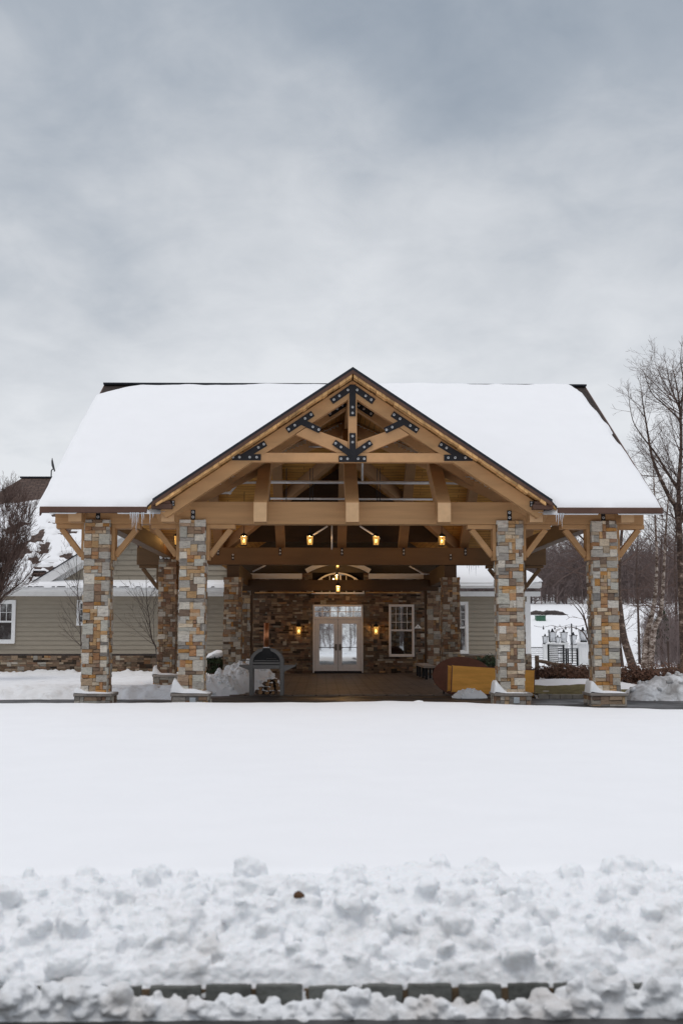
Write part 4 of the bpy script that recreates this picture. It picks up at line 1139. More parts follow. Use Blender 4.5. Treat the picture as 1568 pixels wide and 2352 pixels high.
# left wing: big gable and main roof
GX, GZ0, GS_ = -3.5, 3.56, .63
def zgl(x): return GZ0 + GS_ * (7.95 - abs(x - GX))
siding(GX - 7.9, XC - 4.3, 3.50, 8.6, WY - .01, 'gable_wall', 'siding_gable', expo=.205, clip=lambda z: (GX - (7.95 - (z - GZ0 + .30) / GS_), GX + (7.95 - (z - GZ0 + .30) / GS_)), joints=1.6, rg=rg)
def rake(nm, m_, t0, t1, y0, y1, s, xa=.25, xb=8.1):
    q = MB(); z = lambda x: GZ0 + GS_ * (7.95 - x)
    q.prism([(GX + s * xa, z(xa) + t0), (GX + s * xb, z(xb) + t0), (GX + s * xb, z(xb) + t1), (GX + s * xa, z(xa) + t1)], y0, y1); return q.build(nm, m_, CH, bevel=.006)
for s in (-1,):
    rake('rake_board', 'white_trim', -.42, -.005, WY - .34, WY - .30, s)
    rake('rake_soffit', 'white_trim', -.39, -.32, WY - .295, WY - .03, s)
    rake('rake_frieze', 'white_trim', -.62, -.28, WY - .06, WY - .025, s, .25, 7.6)
    rake('shingle_edge', 'shingle_edge', 0, .045, WY - .36, WY - .30, s)
def zmr(x, y): return 3.50 + .65 * (y - 46.4)
RDY = 54.6; RDZ = zmr(0, RDY)
q = MB(); q.slab([(-18.4, 46.4), (-11.45, 46.4), (-11.45, RDY), (-13.9, RDY)], zmr, -.1, 0); q.slab([(-11.45, 47.1), (XC - 4.4, 47.1), (XC - 4.4, RDY), (-11.45, RDY)], zmr, -.1, 0); q.build('roof', 'shingle_main', CH)
q = MB()
for s in (-1,): q.slab([(GX - .25, WY - .3), (GX + s * 8.0, WY - .3), (GX + s * 8.0, WY + 1.0), (GX - .25, 55)], lambda x, y: zgl(x), -.08, -.001)
q.build('roof', 'shingle_main', CH)
q = MB(); q.slab([(-18.4, 46.4), (-13.9, RDY), (-13.9, 62), (-18.4, 62)], lambda x, y: 3.5 + (x + 18.4) * (RDZ - 3.5) / 4.5, -.1, 0); q.build('roof', 'shingle_main', CH)
q = MB(); q.box(-14.0, XC - 4.4, RDY - .1, RDY + .1, RDZ - .02, RDZ + .05); q.build('ridge_cap', 'shingle_edge', CH)
# snow lying on the clubhouse roofs, with melted windows down to the shingles
def patchy(name, label, x0, x1, y0, y1, zf, T, keep, nx, ny):
    mb = MB(); V = []; cut = []
    for j in range(ny):
        for i in range(nx):
            x = x0 + (x1 - x0) * i / (nx - 1); y = y0 + (y1 - y0) * j / (ny - 1)
            k = keep(x, y)
            V.append((x, y, zf(x, y) + (T * min(1, k * 5) ** .5 if k > 0 else -.05))); cut.append(k < -5)
    mb.v = V
    mb.f = [q for q in ([j * nx + i, j * nx + i + 1, (j + 1) * nx + i + 1, (j + 1) * nx + i] for j in range(ny - 1) for i in range(nx - 1)) if not any(cut[k] for k in q)]
    used = sorted({k for f in mb.f for k in f}); rm = {k: n for n, k in enumerate(used)}
    mb.v = [mb.v[k] for k in used]; mb.f = [[rm[k] for k in f] for f in mb.f]
    mb.mi = [0] * len(mb.f); mb.col = [None] * len(mb.f)
    return tag(mb.build(name, 'snow', smooth=True), label, 'snow', kind='stuff')
def keep_main(x, y):
    if x > -11.4 and y < 47.15: return -9
    top = 52.35 + .22 * (x + 13.9) + .25 * fbm(x * .8, 3.1, 0, 3)
    k = min(.6, (top - y) * .8)
    lower = sm(51.3, 50.3, y + .4 * fbm(x * .9, 4, 0, 2))
    n = fbm(x * 1.25 + 2, y * .8, 12.0, 4) + .75 * mnoise.noise(Vector((x * 1.6, math.floor(y * 6.2) * .55, 5.0)))
    k2 = .05 - n * 1.2 + .75 * (1 - lower) + .5 * sm(48.2, 46.9, y)
    return min(k, k2, (y - 46.37) * 2)
patchy('roof_snow', 'patchy half melted snow on the brown shingled left wing roof', -18.0, XC - 4.4, 46.33, 53.6, zmr, .10, keep_main, 200, 190)
def pent(x, y): return 3.45 + .30 * (y - 46.42)
q = MB(); q.slab([(GX - 8.4, 46.42), (XC - 4.4, 46.42), (XC - 4.4, 47.0), (GX - 8.4, 47.0)], pent, -.05, 0); q.build('pent_roof', 'shingle_edge', CH)
patchy('roof_snow', 'narrow snow strip on the pent eave under the left gable', GX - 8.4, XC - 4.4, 46.36, 46.99, pent, .115, lambda x, y: min(.4, (y - 46.36) * 1.2 + .012 * fbm(x * 2.4, 2, 0, 3), (46.99 - y) * 30), 300, 14)
roof_snow('roof_snow', 'thick rounded snow on the hipped roof of the right wing', [(XC + 4.0, WY - .62), (RXE + .42, WY - .62), (RXE + .42, WY + 3.4), (XC + 4.0, WY + 3.4)], zhip, .26, 5, (XC + 4.45, RXE + .42), (WY - .62, WY + 3.4), step=.1, jag=.06, rnd=.5)

# satellite dish on the left ridge
p = Vector((-12.55, 54.5, RDZ + .04))
q = MB(); q.tube([p, (p.x, p.y, p.z + .28), (p.x + .06, p.y, p.z + .36)], .028, 6)
SD = thing('satellite_dish', 'grey satellite dish seen edge-on on the brown roof ridge', 'satellite dish', p)
q.build('mast', 'black_metal', SD)
q = MB(); n = 16
axis = Vector((.95, .16, .22)).normalized(); u = axis.orthogonal().normalized(); v = axis.cross(u); c = p + Vector((.10, 0, .55))
for side in (0, 1):
    vs_ = [c - axis * (.10 - side * .012)]
    for r in (.2, .36):
        vs_ += [c + (u * math.cos(2 * math.pi * k / n) * r * .9 + v * math.sin(2 * math.pi * k / n) * r) + axis * (r * r * .75 - .10 + side * .012) for k in range(n)]
    q.add(vs_, [(0, 1 + k, 1 + (k + 1) % n) for k in range(n)] + [(1 + k, 1 + n + k, 1 + n + (k + 1) % n, 1 + (k + 1) % n) for k in range(n)])
q.build('reflector', 'black_metal', SD, smooth=True)
q = MB(); q.tube([c + Vector((.02, 0, -.30)), c + Vector((.55, -.06, -.02))], .014, 5); q.box(c.x + .53, c.x + .61, c.y - .10, c.y - .02, c.z - .05, c.z + .10); q.build('feed_arm', 'black_metal', SD)
# snow under the smoke-grey ridge, small things on the building
p = Vector((XC + 3.29 - .12, WY - .12, 1.80))
SG = thing('wall_sign', 'small white triangular sign with a black mark on the stone entrance wall', 'sign', p)
q = MB(); q.prism([(p.x - .155, p.z), (p.x + .155, p.z), (p.x, p.z + .165)], p.y - .006, p.y + .06); q.build('panel', 'white_paint', SG)
q = MB(); q.prism([(p.x - .012, p.z + .035), (p.x + .012, p.z + .035), (p.x + .016, p.z + .07), (p.x + .008, p.z + .10), (p.x - .012, p.z + .07)], p.y - .012, p.y - .0065); q.build('symbol', 'oven_black', SG)
# flood light on the rear beam
p = pt(380, 1279, 37.97)
FL = thing('flood_light', 'small white twin flood light clipped to the dark rear beam', 'flood light', (p.x, 37.95, p.z))
q = MB(); q.box(p.x - .03, p.x + .03, 37.94, 38.018, p.z - .05, p.z + .05); q.build('base', 'white_paint', FL, bevel=.006)
for s in (-1, 1):
    q = MB(); q.tube([(p.x + s * .03, 37.93, p.z + .01), (p.x + s * .08, 37.90, p.z + .0), (p.x + s * .15, 37.86, p.z - .03)], [.02, .045, .055], 8); q.build('lamp_head', 'white_paint', FL, smooth=True)

# ================================================================== LANTERNS
def lantern_proto(name, label, group, rod=1.0, w=.105, h=.26, hang=True):
    t = thing(name, label, 'lantern', (0, 0, 0), group)
    q = MB()
    for sx in (-1, 1):
        for sy in (-1, 1):
            q.beam((sx * w * .78, sy * w * .78, 0.012), (sx * w, sy * w, h), .014, .014, (0, 1, 0))
    for s in (-1, 1):
        q.beam((0, s * w * .78, .012), (0, s * w, h), .008, .008, (1, 0, 0)); q.beam((s * w * .78, 0, .012), (s * w, 0, h), .008, .008, (0, 1, 0))
    q.box(-w * .86, w * .86, -w * .86, w * .86, -.02, .01)
    q.box(-w * 1.06, w * 1.06, -w * 1.06, w * 1.06, h, h + .018)
    q.build('cage', 'black_metal', t, world=False)
    q = MB(); b = w * 1.12
    q.add([(-b, -b, h + .02), (b, -b, h + .02), (b, b, h + .02), (-b, b, h + .02), (-.03, -.03, h + .10), (.03, -.03, h + .10), (.03, .03, h + .10), (-.03, .03, h + .10)],
          [(0, 3, 2, 1), (4, 5, 6, 7), (0, 1, 5, 4), (1, 2, 6, 5), (2, 3, 7, 6), (3, 0, 4, 7)])
    q.tube([(0, 0, h + .10), (0, 0, h + .14)], .016, 6); q.build('cap', 'black_metal', t, world=False)
    q = MB(); a, c = w * .76, w * .97
    q.add([(-a, -a, .012), (a, -a, .012), (a, a, .012), (-a, a, .012), (-c, -c, h - .002), (c, -c, h - .002), (c, c, h - .002), (-c, c, h - .002)],
          [(0, 1, 5, 4), (1, 2, 6, 5), (2, 3, 7, 6), (3, 0, 4, 7)])
    q.build('glass', 'lamp_glass', t, world=False)
    q = MB(); q.ball((0, 0, h * .46), .030, 8, 6, (1, 1, 1.7)); q.build('bulb', 'lamp_bulb', t, smooth=True, world=False)
    ld = bpy.data.lights.new('lamp_light', 'POINT'); ld.energy = 40 if hang else 9; ld.color = (1, .60, .24); ld.shadow_soft_size = .02
    lo_ = bpy.data.objects.new('lamp_light', ld); COL.objects.link(lo_); lo_.parent = t; lo_.location = (0, 0, h * .82)
    if hang:
        q = MB(); q.tube([(0, 0, h + .13), (0, 0, h + .13 + rod)], .009, 5); q.build('rod', 'black_metal', t, world=False)
    return t
HL = [("first", -5.1), ("second", -3.06), ("third", -1.02), ("fourth", 1.02), ("fifth", 3.06)]
LY = 36.3
proto = lantern_proto('hanging_lantern', '', 'lit lanterns hanging in a row above the rear beam', rod=1.4, w=.105, h=.28)
LABS = ['lit hanging lantern half hidden at the left knee brace of the rear bay', 'lit hanging lantern just right of the second front column', 'lit hanging lantern left of centre against the dark canopy', 'lit hanging lantern right of centre against the dark canopy', 'lit hanging lantern against the planks near the third front column']
for i, (_n, x) in enumerate(HL):
    loc = (XC + x, LY, 4.30)
    if i == 0: proto.location = loc; proto['label'] = LABS[0]
    else: dup(proto, loc, LABS[i])
pc_ = lantern_proto('canopy_lantern', 'upper lit lantern hanging just under the rear beam at the centre', 'lit lanterns along the entrance canopy axis', rod=2.4, w=.07, h=.20)
[c for c in pc_.children if c.type == 'LIGHT'][0].data.energy = 85
a = pt(775, 1305, 41.0); pc_.location = (a.x, 41.0, a.z)
a = pt(773, 1333, 45.6); dup(pc_, (a.x, 45.6, a.z), 'middle lit lantern hanging in front of the arched window')
a = pt(776, 1361, 42.6); dup(pc_, (a.x, 42.6, a.z), 'lowest lit lantern hanging below the dark canopy header beam', scale=(1.25, 1.25, 1.15))
wl_ = lantern_proto('wall_lantern', 'lit wall lantern on the stones left of the double door', 'lit wall lanterns beside the double door', w=.082, h=.27, hang=False)
q = MB(); q.box(-.06, .06, .13, .16, .05, .34); q.tube([(0, .14, .30), (0, .10, .46), (0, 0, .43), (0, 0, .40)], .012, 6); q.build('bracket', 'black_metal', wl_, world=False)
wl_.location = (XC - 1.55, WY - .25, 1.55)
wl_.scale = (1.2, 1.2, 1.15); dup(wl_, (XC + 1.50, WY - .25, 1.55), 'lit wall lantern on the stones between double door and side window')

# ================================================================== PIZZA OVEN AND FIREWOOD
ox0, ox1, oy = pt(573, 1500, 30.0).x, pt(651, 1500, 30.0).x, 30.0
oc = (ox0 + ox1) / 2; ow = (ox1 - ox0) / 2
OV = thing('pizza_oven', 'stainless wood fired pizza oven with arched hood and copper chimney', 'pizza oven', (oc, oy, .03))
DEP = .80; zb = .74
# frame: two legs running up into an arch, front and back
def arch_pts(w, z0, zs, rise, n=20): return [(oc - w, z0), (oc - w, zs)] + [(oc - w * math.cos(t), zs + rise * math.sin(t)) for t in lin(.12, math.pi - .12, n)] + [(oc + w, zs), (oc + w, z0)]
for yy in (oy, oy + DEP - .07):
    q = MB(); o_, i_ = arch_pts(ow, .03, .86, .36), arch_pts(ow - .085, .03, .86, .29)
    for k in range(len(o_) - 1): q.prism([o_[k], o_[k + 1], i_[k + 1], i_[k]], yy, yy + .07)
    q.build('arch_frame', 'steel', OV)
q = MB(); q.box(oc - ow + .087, oc + ow - .087, oy + .005, oy + .06, .69, .79); q.build('front_rail', 'steel', OV, bevel=.006)
q = MB(); q.box(oc - ow + .087, oc + ow - .087, oy - .02, oy + .05, .80, .865); q.build('hearth_lip', 'steel', OV, bevel=.012)
q = MB(); o_, i_ = arch_pts(ow - .03, .80, .86, .335), arch_pts(ow - .055, .80, .86, .31)
for k in range(len(o_) - 1): q.prism([o_[k], o_[k + 1], i_[k + 1], i_[k]], oy + .072, oy + DEP - .072)
q.build('dome', 'steel', OV, smooth=True)
q = MB(); q.prism(arch_pts(ow - .088, .866, .866, .285), oy + .03, oy + .05); q.box(oc - ow + .09, oc + ow - .09, oy + .052, oy + DEP - .08, .79, .83); q.build('oven_mouth', 'oven_black', OV)
q = MB(); q.prism([(oc - .20, .90), (oc + .20, .90), (oc + .08, 1.215), (oc - .08, 1.215)], oy - .01, oy + .12); q.build('smoke_hood', 'oven_black', OV)
q = MB(); q.prism([(oc - .31, .885), (oc + .31, .885), (oc + .31, .905), (oc - .31, .905)], oy - .012, oy + .0); q.tube([(oc + .0, oy - .02, .90), (oc + .0, oy - .05, .945), (oc + .25, oy - .05, .945), (oc + .25, oy - .02, .90)], .013, 6); q.build('door_handle', 'steel', OV)
q = MB(); q.tube([(oc - .01, oy + .08, 1.215), (oc - .01, oy + .08, 1.85)], .062, 16); q.build('chimney', 'copper', OV, smooth=True)
q = MB(); q.box(oc - .085, oc + .07, oy + .0, oy + .16, 1.213, 1.24); q.build('chimney_collar', 'white_paint', OV)
for s in (-1, 1):
    q = MB(); e = oc + s * ow
    q.prismx([(oy + .02, .60), (oy + .02, .79), (oy + .55, .79), (oy + .55, .60)], *sorted((e + s * .003, e + s * .02)))
    P = [(e + s * .02, .62), (e + s * .30, .755), (e + s * .33, .83), (e + s * .315, .83), (e + s * .285, .79), (e + s * .02, .79)] if s > 0 else [(e + s * .02, .66), (e + s * .26, .755), (e + s * .26, .785), (e + s * .02, .79)]
    q.prism(P, oy + .03, oy + .55); q.build('side_shelf', 'steel', OV)
q = MB(); q.tube([(oc - ow - .23, oy + .06, .79), (oc - ow - .23, oy + .06, .90), (oc - ow - .01, oy + .06, .90)], .012, 6); q.build('shelf_rail', 'steel', OV)
rg = random.Random(15)
fx0 = oc - .12
def log_mesh(seed, r=.062, L=.36):
    rg2 = random.Random(seed); q = MB(); n = rg2.choice([3, 4, 5, 7]); a0 = rg2.uniform(0, 6)
    ring = [(r * rg2.uniform(.8, 1.15) * math.cos(a0 + 2 * math.pi * k / n), r * rg2.uniform(.75, 1.15) * math.sin(a0 + 2 * math.pi * k / n)) for k in range(n)]
    q.add([(x, -L / 2, z + r) for x, z in ring] + [(x * .96, L / 2, z * .96 + r) for x, z in ring], [])
    q.f += [list(range(n)), list(range(2 * n - 1, n - 1, -1))] + [[i, i + n, (i + 1) % n + n, (i + 1) % n] for i in range(n)]
    q.mi += [0, 0] + [1] * n; q.col += [None] * (n + 2)
    return q
rows = [(0, [-.22, -.08, .06, .19]), (.10, [-.14, .0, .13, .26]), (.20, [-.02, .11, .22]), (.29, [.08, .20])]
FWT = {0: 'bottom layer', 1: 'second layer', 2: 'third layer', 3: 'top layer'}
for j, (z, xs_) in enumerate(rows):
    for k, x in enumerate(xs_):
        q = log_mesh(j * 10 + k, rg.uniform(.048, .066), rg.uniform(.32, .42))
        o = q.build('firewood_log', ['log_end', 'log_bark'], None, bevel=.004, world=False)
        o.location = (oc + x + rg.uniform(-.015, .015), oy + .38 + rg.uniform(-.04, .04), .032 + z)
        o.rotation_euler = (0, 0, rg.uniform(-.35, .35))
        tag(o, 'split firewood log in the %s of the heap under the pizza oven' % FWT[j], 'log', 'split firewood logs under the pizza oven, %s' % FWT[j])

# ================================================================== TABLE TOPS AND BENCH
def tabletop(name, label, c, L, Hh, th, tilt, lean, yaw, m_, edge_m, group=None):
    t = thing(name, label, 'table top', c, group)
    q = MB(); q.box(-L / 2, L / 2, -th / 2, th / 2, 0, Hh); q.build('panel', m_, t, bevel=.018, world=False)
    q = MB()
    for x0, x1, z0, z1 in ((-L / 2 - .006, -L / 2 + .012, .02, Hh - .02), (L / 2 - .012, L / 2 + .006, .02, Hh - .02)): q.box(x0, x1, -th / 2 - .003, th / 2 + .003, z0, z1)
    for z0, z1 in ((-.006, .012), (Hh - .012, Hh + .006)): q.box(-L / 2 + .02, L / 2 - .02, -th / 2 - .003, th / 2 + .003, z0, z1)
    q.build('edge_band', edge_m, t, bevel=.006, world=False)
    t.rotation_euler = (lean, tilt, yaw)
    return t
cpt = (pt(1038, 1584, 29.6) + pt(1222, 1600, 29.9)) / 2
tabletop('banquet_table_top', 'orange plywood table top standing on edge in front of the round brown one', (cpt.x, 29.75, .05), 2.10, .68, .05, R(3.6), R(-6), R(2), 'plywood', 'vinyl_brown')
tabletop('banquet_table_top', 'second plywood table top showing only its rounded end behind the orange one', (cpt.x - .075, 29.95, .07), 2.12, .66, .05, R(3.0), R(-7), R(2), 'plywood', 'vinyl_brown')
rc = pt(1062, 1553, 30.9)
RT = thing('round_table_top', 'dark red brown round table top leaning behind the orange table tops', 'table top', (rc.x, 30.9, .03))
q = MB(); n = 48
q.tube([(0, -.02, 0), (0, .02, 0)], .78, n); q.build('disc', 'vinyl_brown', RT, bevel=.012, world=False)
for s in (-1, 1):
    q = MB(); q.beam((s * .45, .04, -.35), (s * .45, .30, -.62), .05, .04); q.beam((s * .45, .04, .2), (s * .45, .06, -.40), .05, .03, (0, 1, 0)); q.build('folded_leg', 'black_metal', RT, world=False)
RT.location = (rc.x, 30.95, .47); RT.rotation_euler = (R(-52), R(4), R(-8))
# bench along the right side of the canopy
bx0, by0 = XC + 3.02, 40.2
BN = thing('bench', 'low bench with stone slab seat and black legs under the canopy', 'bench', (bx0, 42.0, .03))
q = MB(); q.box(bx0 - .2, bx0 + .22, by0, 44.2, .42, .50); q.build('seat', 'stone_cap', BN, bevel=.012)
for y in (40.35, 41.6, 42.9, 44.0):
    q = MB(); q.box(bx0 - .15, bx0 - .07, y, y + .09, .031, .419); q.box(bx0 + .10, bx0 + .18, y, y + .09, .031, .419); q.build('leg', 'black_metal', BN, bevel=.006)
# low stone pier behind the bench
rg = random.Random(41); q = MB(); stone_block(q, XC + 3.05, XC + 3.62, 45.35, 45.8, .02, .80, .10, 'rear', rg, 'fl')
PR = q.build('stone_pier', ['stone', 'mortar']); tag(PR, 'low stone pier with pale cap beside the bench', 'stone pier')
q = MB(); q.box(XC + 3.0, XC + 3.66, 45.28, 45.86, .803, .87); q.build('cap', 'stone_cap', PR, bevel=.01)

# ================================================================== FENCE, GATE AND GARDEN ON THE RIGHT
def rail_fence(name, label, posts, seed):
    rg = random.Random(seed); p0 = posts[0]
    t = thing(name, label, 'fence', (p0[0], p0[1], p0[2] - .1))
    for x, y, z, zt in posts:
        q = MB(); q.box(x - .07, x + .07, y - .06, y + .06, z - .2, zt)
        q.build('post', 'rail_wood', t, bevel=.02)
    for a, b_ in zip(posts, posts[1:]):
        for dz in (.17, .66):
            q = MB(); n = 6; P = []
            for k in range(n + 1):
                u = k / n; P.append((a[0] + (b_[0] - a[0]) * u, a[1] + (b_[1] - a[1]) * u - .05, a[3] - dz + (b_[3] - a[3]) * u + rg.uniform(-.02, .02)))
            q.tube(P, [.055] + [rg.uniform(.055, .075) for _ in range(n - 1)] + [.05], 6); q.build('rail', 'rail_wood', t)
    return t
def fpost(px, py, Y, g): p = pt(px, py, Y); return (p.x, Y, terr(p.x, Y) + g, p.z)
rail_fence('rail_fence', 'split rail fence of dark weathered timber behind the brown hedge', [fpost(1232, 1506, 42, 0), fpost(1340, 1527, 41, 0), fpost(1428, 1536, 40.4, 0), fpost(1560, 1524, 38.5, 0), fpost(1700, 1512, 37, 0)], 3)

def hedge(name, label, cx, cy, rx, ry, h, zb, seed, m_='hedge_leaf', nleaf=1500, snow=0.0, group=None):
    rg = random.Random(seed); t = thing(name, label, 'shrub', (cx, cy, zb), group)
    q = MB()
    for _ in range(70):
        a = rg.uniform(0, 6.28); r = rg.uniform(0, .9) ** .6
        e = (cx + rx * r * math.cos(a), cy + ry * r * math.sin(a), zb + h * rg.uniform(.5, 1.0) * (1 - .35 * r * r))
        b0 = (cx + rx * .6 * r * math.cos(a), cy + ry * .6 * r * math.sin(a), zb - .05)
        q.tube([b0, ((b0[0] + e[0]) / 2 + rg.uniform(-.05, .05), (b0[1] + e[1]) / 2, (b0[2] + e[2]) / 2), e], [.010, .007, .003], 3, cap=False)
    q.build('stem', 'twig', t)
    q = MB()
    for _ in range(nleaf):
        a = rg.uniform(0, 6.28); r = math.sqrt(rg.random()); zz = rg.random() ** .8
        k = 1 - .4 * r * r
        c = Vector((cx + rx * r * math.cos(a), cy + ry * r * math.sin(a), zb + h * k * zz * rg.uniform(.85, 1.12)))
        if mnoise.noise(c * 3.2) < -.22: continue
        u = Vector((rg.gauss(0, 1), rg.gauss(0, 1), rg.gauss(0, 1))).normalized(); v = u.orthogonal().normalized(); s = rg.uniform(.018, .042)
        q.add([c - u * s - v * s * .5, c + u * s - v * s * .5, c + u * s + v * s * .5, c - u * s + v * s * .5], [(0, 1, 2, 3)])
    q.build('foliage', m_, t)
    return t
HX = [(1236, 40.2), (1262, 40.0), (1290, 40.2), (1318, 39.8), (1345, 40), (1450, 38.5), (1478, 38.2), (1505, 38.0), (1533, 37.6), (1560, 37.2)]
HLAB = ['brown leafy low shrub beside the fence post by the boarded column', 'brown leafy shrub in front of the white gate pillar', 'brown leafy shrub below the black gate', 'brown shrub with snow at its foot below the right gate pillar', 'brown shrub touching the outer right column', 'brown shrub just right of the outer right column', 'brown shrub in front of the birch trunks', 'brown shrub between birch trunks and big snow pile', 'brown shrub behind the top of the dirty snow pile', 'brown shrub at the right edge behind the snow pile']
for i, ((px, Y), lab) in enumerate(zip(HX, HLAB)):
    Y -= 2.8; p = pt(px, 1570, Y); hedge('brown_shrub', lab, p.x, Y, .60, .45, .60 + .07 * (i % 3), -.06, 200 + i, nleaf=2300, group='brown shrubs along the fence')
# small snow hummocks among the hedge
for i, (px, py, Y, r, lab) in enumerate(((1246, 1566, 37, .3, 'snow hummock at the foot of the shrubs below the gate'), (1290, 1562, 37.2, .5, 'wide snow hummock under the shrubs beyond the lawn'), (1325, 1560, 37.4, .45, 'snow hummock by the lawn next to the outer right column'), (1408, 1548, 38, .25, 'round snow clump on the shrub right of the outer column'))):
    p = pt(px, py + 6, Y); mound('snow_hummock', lab, p.x, Y, r, r * .7, .30, 'snow', 70 + i, 5, base=p.z - .12)
# box shrubs against the building
def box_shrub(px, py, Y, r, lab, snow, seed):
    p = pt(px, py, Y); t = hedge('box_shrub', lab, p.x, Y, r, r, r * 1.5, p.z - r * .8, seed, 'box_leaf', 2600)
    if snow:
        mb = MB(); chunk(mb, (p.x + .05, Y - .05, p.z + r * .72), r * .85, random.Random(seed), 18, 12, .45)
        tag(mb.build('snow_cushion', 'snow', smooth=True), snow, 'snow')
box_shrub(492, 1524, 43.0, .42, 'dark green clipped shrub under a snow cap left of the rear inner column', 'rounded snow cap on the dark green shrub', 301)
box_shrub(1098, 1528, 44.5, .40, 'dark green shrub under the right wing wall, left one of two', None, 302)
box_shrub(1130, 1522, 44.5, .45, 'dark green shrub under the right wing wall touching the front column', None, 303)

# white gate: pillars, lanterns and black leaves
def pillar(px, Y, pyt, w, lab):
    a = pt(px, pyt, Y); g = -.5
    t = thing('gate_pillar', lab, 'pillar', (a.x, Y, g), 'white pillars of the garden gate')
    q = MB(); q.box(a.x - w / 2, a.x + w / 2, Y - w / 2, Y + w / 2, g, a.z - .12); q.build('shaft', 'white_paint', t, bevel=.015)
    q = MB(); q.box(a.x - w * .28, a.x + w * .28, Y - w / 2 - .02, Y - w / 2 - .002, g + .35, a.z - .40)
    q.build('panel', 'white_trim', t, bevel=.015)
    q = MB(); q.box(a.x - w * .62, a.x + w * .62, Y - w * .62, Y + w * .62, a.z - .118, a.z); q.build('cap', 'white_paint', t, bevel=.02)
    mb = MB(); chunk(mb, (a.x, Y, a.z + .03), w * .6, random.Random(int(px)), 14, 9, .22); tag(mb.build('pillar_snow', 'snow', smooth=True), 'small snow cushion on the ' + lab.split(',')[0], 'snow')
    return a
def post_lantern(a, Y, s, lab):
    z = a.z + .08; t = thing('pillar_lantern', lab, 'lantern', (a.x, Y, a.z), 'unlit black lanterns on the gate pillars')
    q = MB(); q.box(a.x - .16 * s, a.x + .16 * s, Y - .16 * s, Y + .16 * s, a.z + .01, z + .02)
    for sx in (-1, 1):
        for sy in (-1, 1): q.beam((a.x + sx * .12 * s, Y + sy * .12 * s, z), (a.x + sx * .17 * s, Y + sy * .17 * s, z + .50 * s), .025, .025, (0, 1, 0))
    q.tube([(a.x, Y, z), (a.x, Y, z + .22 * s)], .03 * s, 6); q.build('cage', 'black_metal', t)
    q = MB(); zz = z + .50 * s; q.box(a.x - .21 * s, a.x + .21 * s, Y - .21 * s, Y + .21 * s, zz, zz + .04); q.tube([(a.x, Y, zz + .04), (a.x, Y, zz + .13 * s), (a.x, Y, zz + .2 * s)], [.09 * s, .05 * s, .03 * s], 8); q.build('cap', 'black_metal', t)
    q = MB(); c, d = .11 * s, .155 * s
    q.add([(a.x - c, Y - c, z + .02), (a.x + c, Y - c, z + .02), (a.x + c, Y + c, z + .02), (a.x - c, Y + c, z + .02), (a.x - d, Y - d, zz - .01), (a.x + d, Y - d, zz - .01), (a.x + d, Y + d, zz - .01), (a.x - d, Y + d, zz - .01)], [(0, 1, 5, 4), (1, 2, 6, 5), (2, 3, 7, 6), (3, 0, 4, 7)])
    q.build('glass', 'clear_glass', t)
for px, Y, pyt, w, lp, ll, s in ((1268, 75, 1477, .56, 'white panelled gate pillar, left front one behind the open gate leaf', 'large black lantern on the left front gate pillar', 1.2),
                                (1338, 75, 1475, .68, 'white panelled gate pillar, widest one at the right', 'large black lantern on the wide right gate pillar', 1.25),
                                (1294, 84, 1476, .50, 'white gate pillar right behind the closed gate, left of the middle post', 'black lantern above the middle of the gate', 1.25),
                                (1316, 86, 1482, .52, 'white gate pillar right behind the closed gate, beside the wide pillar', 'black lantern between the gate middle and the wide pillar', 1.25),
                                (1251, 88, 1480, .34, 'narrow white gate pillar at the far left by the railing', 'small black lantern on the narrow far left pillar', 1.0),
                                (1280, 94, 1481, .34, 'white far pillar mostly hidden behind the gate leaf', 'small black lantern left of the middle lantern', 1.0)):
    a = pillar(px, Y, pyt, w, lp); post_lantern(a, Y, s, ll)
def gate_leaf(lab, pA, pB, z0, z1, n, stile=.09, solid=False, group=None):
    t = thing('gate_leaf', lab, 'gate', ((pA[0] + pB[0]) / 2, (pA[1] + pB[1]) / 2, z0), group)
    q = MB()
    for p in (pA, pB): q.beam((p[0], p[1], z0), (p[0], p[1], z1), stile, stile, (0, 1, 0))
    for z in (z0 + .04, z1 - .04): q.beam((pA[0], pA[1], z), (pB[0], pB[1], z), .05, .06)
    q.build('frame', 'black_metal', t)
    q = MB()
    for k in range(1, n): z = z0 + (z1 - z0) * k / n; q.beam((pA[0], pA[1], z), (pB[0], pB[1], z), .035, .04)
    q.build('bar', 'black_metal', t)
    return t
a, b_, c = pt(1279, 1489, 75), pt(1301, 1489, 75), pt(1324, 1489, 75)
gate_leaf('left leaf of the closed black garden gate', (a.x, 75), (b_.x - .06, 75), -.42, a.z, 7, group='black garden gate leaves')
gate_leaf('right leaf of the closed black garden gate', (b_.x + .06, 75), (c.x, 75), -.42, a.z, 7, group='black garden gate leaves')
a = pt(1258, 1478, 74.4); gate_leaf('open black gate leaf standing away from the left pillar', (a.x, 74.4), (a.x + .30, 71.2), -.42, a.z - .05, 12, .10, group='black garden gate leaves')
a, b_ = pt(1238, 1486, 88), pt(1248, 1486, 88)
gate_leaf('short black railing beside the right wing corner', (a.x - 2, 88), (b_.x, 88), -.42, a.z, 7)
